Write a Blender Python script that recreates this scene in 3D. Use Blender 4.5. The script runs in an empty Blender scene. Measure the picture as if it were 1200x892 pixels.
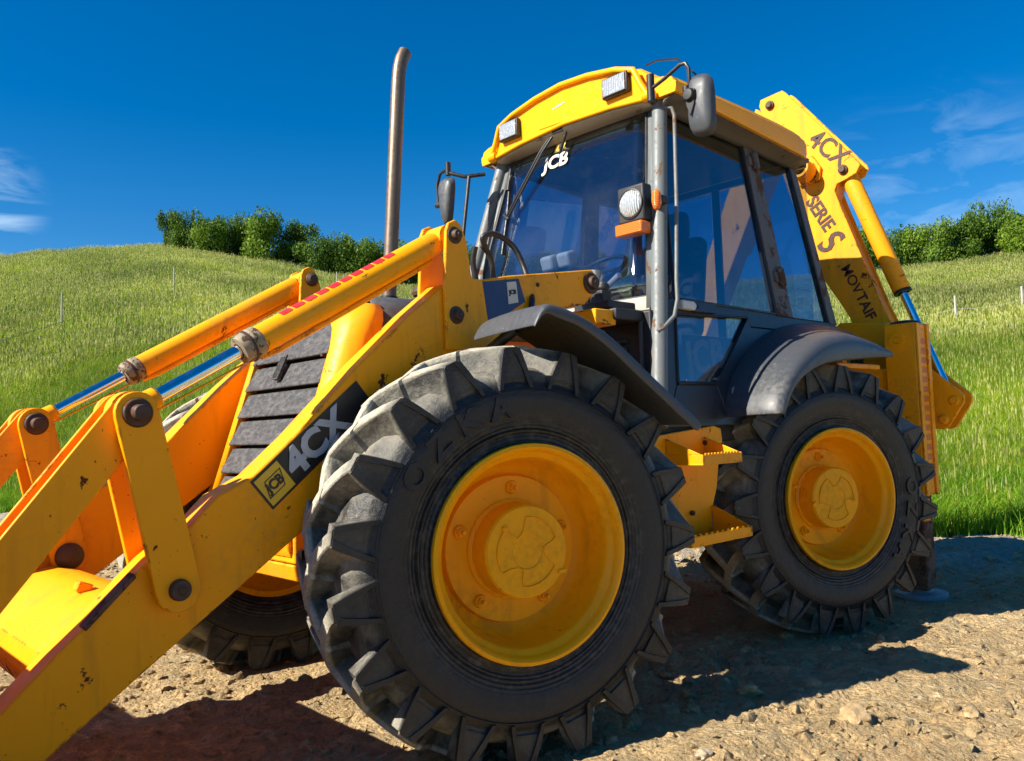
import bpy, bmesh, math, random
from mathutils import Vector, Matrix, noise
R = math.radians
random.seed(7)
S = bpy.context.scene
COL = S.collection
# ------------------------------------------------------------------ camera
cam_d = bpy.data.cameras.new("camera")
cam = bpy.data.objects.new("camera", cam_d); COL.objects.link(cam)
cr = Vector((0.73340549, -0.67891328, -0.03454197)); cu = Vector((-0.01482809, -0.0667774, 0.99765771)); cf = Vector((0.67962969, 0.73117545, 0.0590419))
CAM = Vector((-2.01215, -3.13982, 1.1144))
m = Matrix((cr, cu, -cf)).transposed().to_4x4(); m.translation = CAM
cam.matrix_world = m
cam_d.sensor_width = 36; cam_d.lens = 972.41 / 1200 * 36; cam_d.clip_start = 0.05; cam_d.clip_end = 3000
S.camera = cam
# ------------------------------------------------------------------ sun and sky
SUN = Vector((-1.20, 0.38, 1.0)).normalized()
sun_d = bpy.data.lights.new("sun", 'SUN'); sun_d.energy = 5.0; sun_d.angle = R(0.5); sun_d.color = (1.0, 0.93, 0.82)
sun = bpy.data.objects.new("sun", sun_d); COL.objects.link(sun)
sun.rotation_euler = SUN.to_track_quat('Z', 'Y').to_euler(); sun.location = SUN * 40
w = bpy.data.worlds.new("World"); S.world = w; w.use_nodes = True
nt = w.node_tree; N = nt.nodes; L = nt.links
for n in list(N): N.remove(n)
out = N.new('ShaderNodeOutputWorld'); bg = N.new('ShaderNodeBackground'); bg.inputs[1].default_value = 0.076
sky = N.new('ShaderNodeTexSky'); sky.sky_type = 'NISHITA'; sky.sun_disc = False
sky.sun_elevation = math.asin(SUN.z); sky.sun_rotation = math.atan2(SUN.x, SUN.y)
sky.altitude = 600; sky.air_density = 1.0; sky.dust_density = 0.15; sky.ozone_density = 4.0
hs = N.new('ShaderNodeHueSaturation'); hs.inputs['Hue'].default_value = 0.502; hs.inputs['Saturation'].default_value = 1.42; hs.inputs['Value'].default_value = 0.92
L.new(sky.outputs[0], hs.inputs['Color'])
# high thin cirrus: streaky noise laid over the whole sky, denser in two banks
tc = N.new('ShaderNodeTexCoord')
mp = N.new('ShaderNodeMapping'); mp.inputs['Rotation'].default_value = (R(14), 0, R(-25)); mp.inputs['Scale'].default_value = (5.0, 9.0, 26.0)
L.new(tc.outputs['Generated'], mp.inputs[0])
nz = N.new('ShaderNodeTexNoise'); nz.inputs['Scale'].default_value = 1.0; nz.inputs['Detail'].default_value = 7; nz.inputs['Roughness'].default_value = 0.55; nz.inputs['Distortion'].default_value = 0.6
L.new(mp.outputs[0], nz.inputs['Vector'])
def mth(op, a, b=None, c=None, nodes=None, links=None, clamp=False):
    x = nodes.new('ShaderNodeMath'); x.operation = op; x.use_clamp = clamp
    for i, v in enumerate((a, b, c)):
        if v is None: continue
        if isinstance(v, (int, float)): x.inputs[i].default_value = v
        else: links.new(v, x.inputs[i])
    return x.outputs[0]
def bank(d, lo, hi):
    v = N.new('ShaderNodeVectorMath'); v.operation = 'DOT_PRODUCT'; L.new(tc.outputs['Generated'], v.inputs[0]); v.inputs[1].default_value = Vector(d).normalized()
    r = N.new('ShaderNodeMapRange'); r.interpolation_type = 'SMOOTHSTEP'; r.inputs[1].default_value = lo; r.inputs[2].default_value = hi
    L.new(v.outputs['Value'], r.inputs[0]); return r.outputs[0]
b1 = bank((0.16, 0.95, 0.245), 0.9970, 1.0004); b2 = bank((0.93, 0.33, 0.19), 0.984, 1.0)
r0 = N.new('ShaderNodeMapRange'); r0.inputs[1].default_value = 0.47; r0.inputs[2].default_value = 0.80; L.new(nz.outputs[0], r0.inputs[0])
cl = mth('MULTIPLY', r0.outputs[0], mth('ADD', mth('MULTIPLY', b1, 1.2, nodes=N, links=L), mth('MULTIPLY', b2, 0.38, nodes=N, links=L), nodes=N, links=L), nodes=N, links=L, clamp=True)
mx = N.new('ShaderNodeMix'); mx.data_type = 'RGBA'; L.new(cl, mx.inputs[0]); L.new(hs.outputs[0], mx.inputs[6]); mx.inputs[7].default_value = (5.5, 7.2, 8.6, 1)
L.new(mx.outputs[2], bg.inputs[0]); L.new(bg.outputs[0], out.inputs[0])
S.view_settings.view_transform = 'Standard'; S.view_settings.look = 'None'; S.view_settings.exposure = 0.98; S.view_settings.gamma = 1.0
S.cycles.max_bounces = 8; S.cycles.transparent_max_bounces = 12; S.cycles.caustics_reflective = False; S.cycles.caustics_refractive = False

# ------------------------------------------------------------------ materials
def newmat(name):
    m = bpy.data.materials.new(name); m.use_nodes = True; t = m.node_tree
    for n in list(t.nodes): t.nodes.remove(n)
    o = t.nodes.new('ShaderNodeOutputMaterial'); b = t.nodes.new('ShaderNodeBsdfPrincipled'); t.links.new(b.outputs[0], o.inputs[0])
    return m, t, b, o
def noi(t, scale, detail=4, rough=0.55, coord='Object', vec=None, dist=0.0, sc=None):
    c = t.nodes.new('ShaderNodeTexCoord'); n = t.nodes.new('ShaderNodeTexNoise')
    n.inputs['Scale'].default_value = scale; n.inputs['Detail'].default_value = detail; n.inputs['Roughness'].default_value = rough; n.inputs['Distortion'].default_value = dist
    src = c.outputs[coord]
    if sc:
        mp = t.nodes.new('ShaderNodeMapping'); mp.inputs['Scale'].default_value = sc; t.links.new(src, mp.inputs[0]); src = mp.outputs[0]
    t.links.new(src, n.inputs['Vector']); return n.outputs[0]
def rng(t, v, a, b, c=0.0, d=1.0):
    r = t.nodes.new('ShaderNodeMapRange'); r.inputs[1].default_value = a; r.inputs[2].default_value = b; r.inputs[3].default_value = c; r.inputs[4].default_value = d
    t.links.new(v, r.inputs[0]); return r.outputs[0]
def mixc(t, f, a, b):
    x = t.nodes.new('ShaderNodeMix'); x.data_type = 'RGBA'
    for i, v in ((0, f), (6, a), (7, b)):
        if isinstance(v, (int, float)): x.inputs[i].default_value = v
        elif isinstance(v, tuple): x.inputs[i].default_value = (*v, 1)
        else: t.links.new(v, x.inputs[i])
    return x.outputs[2]
def mt(t, op, a, b=None, clamp=False): return mth(op, a, b, nodes=t.nodes, links=t.links, clamp=clamp)
def bump(t, b, h, strength, dist=0.01):
    n = t.nodes.new('ShaderNodeBump'); n.inputs['Strength'].default_value = strength; n.inputs['Distance'].default_value = dist
    t.links.new(h, n.inputs['Height']); t.links.new(n.outputs[0], b.inputs['Normal'])
def paint(name, base, rough=0.4, rust=0.66, rustcol=(0.09, 0.025, 0.012), dirt=0.35, dirtcol=(0.30, 0.20, 0.10), spec=0.5, cscale=9, edge=0.0, metal=0.0, bmp=0.15):
    if base[0] > .9: spec = .22
    m, t, b, o = newmat(name)
    big = noi(t, 2.3, 5); fine = noi(t, 40, 4); chips = noi(t, cscale, 9, 0.72, dist=0.4); spk = noi(t, 85, 2, 0.5)
    c = mixc(t, rng(t, big, .35, .7, 0, .5), base, tuple(v * .86 for v in base))
    c = mixc(t, mt(t, 'MULTIPLY', rng(t, big, .48, .72), rng(t, fine, .4, .7, 0, dirt)), c, dirtcol)
    st = noi(t, 7, 5, .6, sc=(1.6, 1.6, .22)); c = mixc(t, mt(t, 'MULTIPLY', rng(t, st, .54, .70), .30 * min(1, dirt * 2.5)), c, tuple(v * .35 + .02 for v in base))
    mask = mt(t, 'MAXIMUM', rng(t, chips, rust, rust + .02), rng(t, spk, .74, .76, 0, .8))
    if edge > 0:
        bv = t.nodes.new('ShaderNodeBevel'); bv.samples = 4; bv.inputs['Radius'].default_value = 0.012
        g = t.nodes.new('ShaderNodeNewGeometry'); d = t.nodes.new('ShaderNodeVectorMath'); d.operation = 'DOT_PRODUCT'
        t.links.new(bv.outputs[0], d.inputs[0]); t.links.new(g.outputs['Normal'], d.inputs[1])
        e = rng(t, d.outputs['Value'], .985, .93); mask = mt(t, 'MAXIMUM', mask, mt(t, 'MULTIPLY', e, rng(t, chips, edge, edge + .04)))
    c = mixc(t, mask, c, rustcol)
    t.links.new(c, b.inputs['Base Color'])
    r = mt(t, 'ADD', rng(t, fine, .3, .7, rough - .08, rough + .12), mt(t, 'MULTIPLY', mask, .4)); t.links.new(r, b.inputs['Roughness'])
    b.inputs['Specular IOR Level'].default_value = spec; b.inputs['Metallic'].default_value = metal
    h = mt(t, 'SUBTRACT', mt(t, 'MULTIPLY', noi(t, 18, 3), .4), mask)
    bump(t, b, h, bmp, .004)
    return m
YEL = (0.98, 0.385, 0.001)
M = {}
M['yellow'] = paint('yellow_paint', YEL, .42, .635, edge=.55, dirt=.45)
M['yellow_clean'] = paint('yellow_cab_paint', (0.98, 0.42, 0.002), .33, .74, dirt=.15)
M['yellow_worn'] = paint('yellow_worn_paint', (0.97, 0.385, 0.003), .5, .615, rustcol=(.12, .035, .012), dirt=.5, edge=.52)
M['rim'] = paint('yellow_rim_paint', (0.98, 0.42, 0.001), .42, .70, dirt=.5, dirtcol=(.35, .17, .03))
M['orange_in'] = paint('orange_web_and_shade_paint', (0.62, 0.16, 0.012), .5, .63, dirt=.5)  # reddish link web colour; also stands in for shaded yellow on the bonnet sides
M['grey_trim'] = paint('grey_moulded_plastic', (0.060, 0.065, 0.073), .46, .80, rustcol=(.25, .25, .24), dirt=.9, dirtcol=(.15, .14, .125))
M['pillar'] = paint('grey_pillar_paint', (0.145, 0.16, 0.158), .5, .58, rustcol=(.14, .07, .03), dirt=.5, edge=.5, cscale=5)
M['pillar_rusty'] = paint('rusty_pillar_paint', (0.11, 0.10, 0.095), .6, .56, rustcol=(.085, .04, .022), dirt=.5, edge=.45, cscale=4)
M['cream'] = paint('weathered_cream_sealant', (0.42, 0.38, 0.31), .7, .60, rustcol=(.2, .13, .08), dirt=.6)
M['iron'] = paint('rusty_iron', (0.075, 0.045, 0.032), .62, .55, rustcol=(.13, .05, .02), dirt=.5, metal=.3, cscale=20)
M['dark_metal'] = paint('black_metal', (0.018, 0.018, 0.020), .5, .66, rustcol=(.06, .03, .02), dirt=.5, dirtcol=(.10, .085, .065))
M['navy'] = paint('dark_cab_panel', (0.020, 0.024, 0.032), .38, .8, dirt=.35, dirtcol=(.10, .09, .08))
M['steel'] = paint('dull_exhaust_steel', (0.20, 0.145, 0.10), .42, .70, rustcol=(.2, .11, .05), dirt=.4, metal=.65)
M['disc'] = paint('grey_steel_foot', (0.22, 0.24, 0.26), .5, .7)
M['rustleg'] = paint('brown_rusted_leg', (0.12, 0.065, 0.035), .7, .5, rustcol=(.06, .03, .02), dirt=.7)
M['red'] = paint('red_decal', (0.55, 0.015, 0.02), .5, .72)
M['blue'] = paint('blue_decal', (0.010, 0.045, 0.15), .5, .78, dirt=.3)
M['black_decal'] = paint('black_decal', (0.012, 0.012, 0.014), .45, .75, dirt=.2)
M['silver_decal'] = paint('silver_decal', (0.42, 0.46, 0.52), .45, .74, dirt=.2)
M['brown_decal'] = paint('brown_lettering', (0.06, 0.022, 0.012), .6, .68, rustcol=(.7, .36, .02), dirt=.1)
M['yellow_decal'] = paint('yellow_decal', (0.78, 0.50, 0.02), .45, .75)
M['white_decal'] = paint('white_decal', (0.72, 0.66, 0.55), .55, .75)
M['gland'] = paint('rusty_gland', (0.30, 0.24, 0.15), .65, .53, rustcol=(.07, .035, .02), dirt=.8, cscale=34)
M['seat'] = paint('seat_cloth', (0.05, 0.045, 0.045), .9, .9)
M['white_plastic'] = paint('white_plastic', (0.70, 0.68, 0.62), .5, .8, dirt=.3)
M['hose'] = paint('hose_rubber', (0.014, 0.014, 0.014), .45, .85, dirt=.4, dirtcol=(.1, .09, .07))
M['post'] = paint('weathered_white_post', (0.45, 0.43, 0.38), .8, .7)
def chrome():
    m, t, b, o = newmat('chromed_rod'); b.inputs['Base Color'].default_value = (.75, .77, .80, 1); b.inputs['Metallic'].default_value = 1
    t.links.new(rng(t, noi(t, 30), .4, .8, .08, .22), b.inputs['Roughness']); return m
M['chrome'] = chrome()
def grille_m():
    m, t, b, o = newmat('dusty_rubber_grille'); n1 = noi(t, 26, 8, .72, sc=(1, 1, 2.2)); n2 = noi(t, 160, 2)
    c = mixc(t, rng(t, n1, .42, .68, 0, .8), (.026, .027, .030), (.14, .132, .12)); t.links.new(c, b.inputs['Base Color']); b.inputs['Roughness'].default_value = .7
    bump(t, b, n2, .5, .004); return m
M['grille'] = grille_m()
def tyre_m():
    m, t, b, o = newmat('dusty_tyre_rubber')
    c = t.nodes.new('ShaderNodeTexCoord'); s = t.nodes.new('ShaderNodeSeparateXYZ'); t.links.new(c.outputs['Object'], s.inputs[0])
    r = mt(t, 'SQRT', mt(t, 'ADD', mt(t, 'MULTIPLY', s.outputs[0], s.outputs[0]), mt(t, 'MULTIPLY', s.outputs[2], s.outputs[2])))
    tread = rng(t, r, .57, .61); top = rng(t, r, .700, .712)
    n1 = noi(t, 7, 6, .62); n2 = noi(t, 70, 4, .7); n3 = noi(t, 26, 7, .7)
    dust = mt(t, 'MULTIPLY', tread, rng(t, n1, .38, .66, .06, .60))
    dust = mt(t, 'MAXIMUM', dust, mt(t, 'MULTIPLY', top, rng(t, n3, .3, .6, .65, 1.0)))
    dust = mt(t, 'MAXIMUM', dust, mt(t, 'MULTIPLY', rng(t, n3, .60, .70), mt(t, 'ADD', mt(t, 'MULTIPLY', tread, .5), .12)))
    dust = mt(t, 'MAXIMUM', dust, rng(t, n3, .48, .72, 0.0, .18))
    dust = mt(t, 'MULTIPLY', dust, mt(t, 'MULTIPLY', rng(t, n2, .25, .6, .55, 1), rng(t, mt(t, 'ABSOLUTE', mt(t, 'SUBTRACT', s.outputs[1], .035)), .190, .204, 1, .12)))
    col = mixc(t, dust, (.008, .009, .011), (.52, .48, .37))
    t.links.new(col, b.inputs['Base Color']); t.links.new(rng(t, dust, 0, .6, .42, .9), b.inputs['Roughness'])
    ring = mt(t, 'MULTIPLY', mt(t, 'SINE', mt(t, 'MULTIPLY', r, 420)), mt(t, 'MULTIPLY', rng(t, r, .47, .45), .5)); bump(t, b, mt(t, 'ADD', mt(t, 'ADD', n2, ring), mt(t, 'MULTIPLY', n3, 2.2)), .55, .005); return m
M['tyre'] = tyre_m()
def glass(name, tint, ior=1.75, body=0.0, bodycol=(.1, .2, .3)):
    m, t, b, o = newmat(name); t.nodes.remove(b)
    tr = t.nodes.new('ShaderNodeBsdfTransparent'); tr.inputs[0].default_value = (*tint, 1)
    gl = t.nodes.new('ShaderNodeBsdfGlossy'); gl.inputs['Roughness'].default_value = .015; gl.inputs['Color'].default_value = (.9, .95, 1, 1)
    lw = t.nodes.new('ShaderNodeLayerWeight'); lw.inputs[0].default_value = .5; f0 = ((ior - 1) / (ior + 1)) ** 2
    fr = mt(t, 'ADD', mt(t, 'MULTIPLY', mt(t, 'POWER', lw.outputs['Facing'], 5), 1 - f0), f0)
    mx = t.nodes.new('ShaderNodeMixShader'); t.links.new(fr, mx.inputs[0]); t.links.new(tr.outputs[0], mx.inputs[1]); t.links.new(gl.outputs[0], mx.inputs[2])
    df = t.nodes.new('ShaderNodeBsdfDiffuse'); df.inputs[0].default_value = (.55, .55, .5, 1)
    dust = mt(t, 'ADD', rng(t, noi(t, 1.2, 5, .6), .45, .8, body, body + .03), rng(t, noi(t, 90, 2), .70, .76, 0, .15))
    m2 = t.nodes.new('ShaderNodeMixShader'); t.links.new(dust, m2.inputs[0]); t.links.new(mx.outputs[0], m2.inputs[1]); t.links.new(df.outputs[0], m2.inputs[2])
    t.links.new(m2.outputs[0], o.inputs[0]); return m
M['glass'] = glass('tinted_cab_glass', (.68, .74, .82), 2.0, .002)
M['glass_side'] = glass('tinted_side_glass', (.52, .57, .66), 2.0, .0)
def lens():
    m, t, b, o = newmat('lamp_lens'); b.inputs['Base Color'].default_value = (.72, .74, .74, 1); b.inputs['Metallic'].default_value = .35
    w_ = t.nodes.new('ShaderNodeTexWave'); w_.inputs['Scale'].default_value = 26; w_.bands_direction = 'Y'
    c = t.nodes.new('ShaderNodeTexCoord'); t.links.new(c.outputs['Object'], w_.inputs[0]); b.inputs['Roughness'].default_value = .12
    bump(t, b, mt(t, 'ADD', w_.outputs['Fac'], noi(t, 60, 2)), .8, .01); b.inputs['Coat Weight'].default_value = 1; return m
M['lens'] = lens()
def amber():
    m, t, b, o = newmat('amber_lens'); b.inputs['Base Color'].default_value = (.85, .18, .01, 1); b.inputs['Roughness'].default_value = .2; b.inputs['Coat Weight'].default_value = .6
    b.inputs['Subsurface Weight'].default_value = 0; w_ = t.nodes.new('ShaderNodeTexWave'); w_.inputs['Scale'].default_value = 40; w_.bands_direction = 'Z'
    c = t.nodes.new('ShaderNodeTexCoord'); t.links.new(c.outputs['Object'], w_.inputs[0]); bump(t, b, w_.outputs['Fac'], .5, .004); return m
M['amber'] = amber()
def dirt_m():
    m, t, b, o = newmat('dry_clay_dirt')
    n1 = noi(t, .9, 6, .6); n2 = noi(t, 9, 8, .68); n3 = noi(t, 55, 6, .7); n4 = noi(t, 230, 3, .7)
    c = mixc(t, rng(t, n1, .35, .65), (.58, .39, .18), (.76, .55, .28))
    c = mixc(t, rng(t, n2, .42, .66, 0, .75), c, (.72, .58, .34)); c = mixc(t, rng(t, n3, .52, .70, 0, .7), c, (.32, .205, .10))
    at = t.nodes.new('ShaderNodeAttribute'); at.attribute_name = 'gravel'
    g = mixc(t, rng(t, n3, .35, .65), (.42, .38, .31), (.62, .56, .46)); c = mixc(t, mt(t, 'MULTIPLY', at.outputs['Fac'], rng(t, n2, .3, .6, .6, 1)), c, g)
    t.links.new(c, b.inputs['Base Color']); b.inputs['Roughness'].default_value = .95; b.inputs['Specular IOR Level'].default_value = .15
    def vor(sc, rnd=1.0):
        v = t.nodes.new('ShaderNodeTexVoronoi'); v.inputs['Scale'].default_value = sc; v.inputs['Randomness'].default_value = rnd; tc_ = t.nodes.new('ShaderNodeTexCoord'); ad = t.nodes.new('ShaderNodeVectorMath'); ad.operation = 'ADD'
        nn = t.nodes.new('ShaderNodeTexNoise'); nn.inputs['Scale'].default_value = sc * .7; nn.inputs['Detail'].default_value = 3; t.links.new(tc_.outputs['Object'], nn.inputs['Vector']); m_ = t.nodes.new('ShaderNodeVectorMath'); m_.operation = 'SCALE'; m_.inputs['Scale'].default_value = .9 / sc
        t.links.new(nn.outputs['Color'], m_.inputs[0]); t.links.new(tc_.outputs['Object'], ad.inputs[0]); t.links.new(m_.outputs[0], ad.inputs[1]); t.links.new(ad.outputs[0], v.inputs['Vector']); return v
    v1 = vor(16); v2 = vor(48); sv = t.nodes.new('ShaderNodeSeparateColor'); t.links.new(v2.outputs['Color'], sv.inputs[0])
    hv = mt(t, 'ADD', mt(t, 'MULTIPLY', mt(t, 'SUBTRACT', 1.0, v1.outputs['Distance']), rng(t, n2, .45, .62, 0, 1.1)), mt(t, 'MULTIPLY', mt(t, 'SUBTRACT', 1.0, v2.outputs['Distance']), .45))
    c = mixc(t, mt(t, 'MULTIPLY', sv.outputs[0], .22), c, (.34, .23, .12)); t.links.new(c, b.inputs['Base Color'])
    h = mt(t, 'ADD', mt(t, 'ADD', hv, mt(t, 'MULTIPLY', n2, 1.2)), mt(t, 'ADD', mt(t, 'MULTIPLY', n3, .38), mt(t, 'MULTIPLY', n4, .15))); bump(t, b, h, 1.0, .045); return m
M['dirt'] = dirt_m()
def clod_m(name, a, c_):
    m, t, b, o = newmat(name); oi = t.nodes.new('ShaderNodeObjectInfo')
    c = mixc(t, rng(t, noi(t, 35, 6, .7), .35, .7), a, c_); t.links.new(c, b.inputs['Base Color']); b.inputs['Roughness'].default_value = .95; b.inputs['Specular IOR Level'].default_value = .15
    bump(t, b, noi(t, 120, 5, .7), .7, .006); return m
M['clod'] = clod_m('clay_clod', (.34, .23, .11), (.56, .42, .23)); M['stone'] = clod_m('pale_limestone', (.36, .30, .20), (.52, .44, .30))
def grassbase():
    m, t, b, o = newmat('grassy_soil'); c = mixc(t, rng(t, noi(t, 1.2, 8, .65), .35, .65), (.10, .13, .025), (.20, .20, .05)); t.links.new(c, b.inputs['Base Color'])
    b.inputs['Roughness'].default_value = 1; b.inputs['Specular IOR Level'].default_value = 0; bump(t, b, noi(t, 6, 8, .7), 1, .2); return m
M['grass_soil'] = grassbase()
def leafy(name, cols, trans=.35, big=.12):
    m, t, b, o = newmat(name); oi = t.nodes.new('ShaderNodeObjectInfo'); g = t.nodes.new('ShaderNodeNewGeometry')
    rnd = mt(t, 'FRACT', mt(t, 'ADD', oi.outputs['Random'], g.outputs['Random Per Island']))
    cr_ = t.nodes.new('ShaderNodeValToRGB'); cr_.color_ramp.elements[0].color = (*cols[0], 1); cr_.color_ramp.elements[1].color = (*cols[-1], 1)
    for i, c in enumerate(cols[1:-1]): e = cr_.color_ramp.elements.new((i + 1) / (len(cols) - 1)); e.color = (*c, 1)
    t.links.new(rnd, cr_.inputs[0])
    gp = t.nodes.new('ShaderNodeNewGeometry'); nn = t.nodes.new('ShaderNodeTexNoise'); nn.inputs['Scale'].default_value = big; nn.inputs['Detail'].default_value = 9; nn.inputs['Roughness'].default_value = .62; t.links.new(gp.outputs['Position'], nn.inputs['Vector'])
    hsv = t.nodes.new('ShaderNodeHueSaturation'); t.links.new(cr_.outputs[0], hsv.inputs['Color']); t.links.new(rng(t, nn.outputs[0], .32, .66, .52, 1.35), hsv.inputs['Value']); t.links.new(rng(t, nn.outputs[0], .35, .65, .515, .49), hsv.inputs['Hue'])
    t.links.new(hsv.outputs[0], b.inputs['Base Color']); b.inputs['Roughness'].default_value = .6; b.inputs['Specular IOR Level'].default_value = .25
    tl = t.nodes.new('ShaderNodeBsdfTranslucent'); t.links.new(hsv.outputs[0], tl.inputs[0]); mx = t.nodes.new('ShaderNodeMixShader'); mx.inputs[0].default_value = trans
    t.links.new(b.outputs[0], mx.inputs[1]); t.links.new(tl.outputs[0], mx.inputs[2]); t.links.new(mx.outputs[0], o.inputs[0]); return m
M['blade'] = leafy('grass_blades', [(.13, .25, .010), (.24, .37, .016), (.38, .45, .03), (.50, .50, .08)], .45)
M['blade_low'] = leafy('lush_grass_blades', [(.08, .23, .008), (.15, .33, .012), (.24, .40, .02)])
M['seedhead'] = leafy('grass_seed_heads', [(.40, .40, .12), (.50, .48, .18)])
M['leaf'] = leafy('shrub_leaves', [(.05, .10, .008), (.085, .16, .012), (.14, .24, .02)], .35, .5)
M['leaf_light'] = leafy('light_shrub_leaves', [(.09, .16, .010), (.15, .25, .018), (.22, .33, .035)], .35, .5)
M['bark'] = clod_m('shrub_bark', (.05, .035, .022), (.10, .07, .045))

# ------------------------------------------------------------------ mesh helpers
class MB:
    def __init__(s): s.v = []; s.f = []
    def add(s, vs, fs):
        o = len(s.v); s.v += [tuple(v) for v in vs]; s.f += [tuple(i + o for i in f) for f in fs]; return s
    def box(s, a, b, rot=None, piv=None):
        vs = [Vector((x, y, z)) for x in (a[0], b[0]) for y in (a[1], b[1]) for z in (a[2], b[2])]
        if rot is not None:
            c = Vector(piv) if piv else (Vector(a) + Vector(b)) / 2; vs = [rot @ (v - c) + c for v in vs]
        return s.add(vs, [(0, 1, 3, 2), (4, 6, 7, 5), (0, 4, 5, 1), (2, 3, 7, 6), (0, 2, 6, 4), (1, 5, 7, 3)])
    def prism(s, poly, fn, t0, t1):          # fn(a, b, t) -> point
        n = len(poly); vs = [fn(a, b, t0) for a, b in poly] + [fn(a, b, t1) for a, b in poly]
        return s.add(vs, [tuple(range(n))[::-1], tuple(range(n, 2 * n))] + [(i, (i + 1) % n, n + (i + 1) % n, n + i) for i in range(n)])
    def tube(s, pts, r, n=14, caps=True):
        pts = [Vector(p) for p in pts]; rings = []; up = None
        for i, p in enumerate(pts):
            d = (pts[min(i + 1, len(pts) - 1)] - pts[max(i - 1, 0)]).normalized()
            if up is None: up = d.orthogonal().normalized()
            else: up = (up - d * up.dot(d)).normalized()
            q = d.cross(up); rr = r[i] if isinstance(r, (list, tuple)) else r
            rings.append([p + (up * math.cos(2 * math.pi * k / n) + q * math.sin(2 * math.pi * k / n)) * rr for k in range(n)])
        vs = [v for g in rings for v in g]; fs = []
        for i in range(len(pts) - 1):
            for k in range(n): fs.append((i * n + k, i * n + (k + 1) % n, (i + 1) * n + (k + 1) % n, (i + 1) * n + k))
        if caps: fs += [tuple(range(n))[::-1], tuple(range((len(pts) - 1) * n, len(pts) * n))]
        return s.add(vs, fs)
    def lathe(s, prof, o, ax, n=48, close=False):   # prof [(r, h)] around axis ax
        o = Vector(o); ax = Vector(ax).normalized(); u = ax.orthogonal().normalized(); q = ax.cross(u); vs = []; fs = []
        for r, h in prof:
            for k in range(n): a = 2 * math.pi * k / n; vs.append(o + ax * h + (u * math.cos(a) + q * math.sin(a)) * r)
        m = len(prof)
        for i in range(m if close else m - 1):
            j = (i + 1) % m
            for k in range(n): fs.append((i * n + k, i * n + (k + 1) % n, j * n + (k + 1) % n, j * n + k))
        return s.add(vs, fs)
    def grid(s, rows):                        # rows of equal-length point lists
        n = len(rows[0]); vs = [p for r in rows for p in r]
        return s.add(vs, [(i * n + j, i * n + j + 1, (i + 1) * n + j + 1, (i + 1) * n + j) for i in range(len(rows) - 1) for j in range(n - 1)])
def setp(o, label=None, category=None, group=None, kind=None):
    for k, v in (('label', label), ('category', category), ('group', group), ('kind', kind)):
        if v: o[k] = v
    return o
def finish(me, smooth=35):
    bm = bmesh.new(); bm.from_mesh(me); bmesh.ops.remove_doubles(bm, verts=bm.verts, dist=1e-6); bmesh.ops.recalc_face_normals(bm, faces=bm.faces); bm.to_mesh(me); bm.free()
    if smooth:
        for p in me.polygons: p.use_smooth = True
        me.set_sharp_from_angle(angle=R(smooth))
SPLIT = {'fender_bracket', 'rear_side_plate', 'side_panel', 'grille_screw', 'boom_plate', 'kingpost_bracket', 'step_gusset', 'housing_flange', 'bracket_pin', 'kingpost_hose', 'boom_pin', 'link_bolt', 'rear_window', 'rear_frame_rail', 'rear_frame', 'front_support_block', 'pump_bracket', 'control_lever', 'step_bolt'}
def islands(mb):                              # split a builder into its separate pieces
    p = list(range(len(mb.v)))
    def fd(a):
        while p[a] != a: p[a] = p[p[a]]; a = p[a]
        return a
    for f in mb.f:
        for q in f[1:]: p[fd(q)] = fd(f[0])
    g = {}
    for f in mb.f: g.setdefault(fd(f[0]), []).append(f)
    res = []
    for fs in g.values():
        idx = {}; m_ = MB()
        for f in fs:
            for q in f:
                if q not in idx: idx[q] = len(m_.v); m_.v.append(mb.v[q])
            m_.f.append(tuple(idx[q] for q in f))
        res.append(m_)
    return res
def build(name, mb, mat, parent=None, bevel=0, smooth=35, solid=0, label=None, seg=2, sub=0, **kw):
    if name in SPLIT:
        its = islands(mb)
        if len(its) > 1:
            for it in its: o = build1(name, it, mat, parent, bevel, smooth, solid, label, seg, sub, **kw)
            return o
    return build1(name, mb, mat, parent, bevel, smooth, solid, label, seg, sub, **kw)
def build1(name, mb, mat, parent=None, bevel=0, smooth=35, solid=0, label=None, seg=2, sub=0, **kw):
    me = bpy.data.meshes.new(name); me.from_pydata(mb.v, [], mb.f); finish(me, smooth)
    me.materials.append(M[mat] if isinstance(mat, str) else mat)
    o = bpy.data.objects.new(name, me); COL.objects.link(o)
    if parent: par(o, parent)
    if solid: x = o.modifiers.new('solid', 'SOLIDIFY'); x.thickness = solid; x.offset = 0
    if sub: x = o.modifiers.new('sub', 'SUBSURF'); x.levels = x.render_levels = sub
    if bevel: x = o.modifiers.new('bevel', 'BEVEL'); x.width = bevel; x.segments = seg; x.limit_method = 'ANGLE'; x.angle_limit = R(40); x.harden_normals = False
    return setp(o, label, **kw)
def par(o, p):
    o.parent = p; o.matrix_parent_inverse = wm(p).inverted()
_wm = {}
def wm(p): return _wm.get(p.name, Matrix.Identity(4))
def empty(name, loc=(0, 0, 0), parent=None, mat=None, **kw):
    o = bpy.data.objects.new(name, None); COL.objects.link(o); o.empty_display_size = .2
    mw = mat if mat else Matrix.Translation(loc); _wm[o.name] = mw
    o.matrix_basis = mw
    if parent: par(o, parent)
    return setp(o, **kw)
def dup(o, parent, mirror=False):             # copy one object under a new parent, mesh shared
    c = o.copy(); COL.objects.link(c); c.parent = parent; return c
TXT = {}
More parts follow.
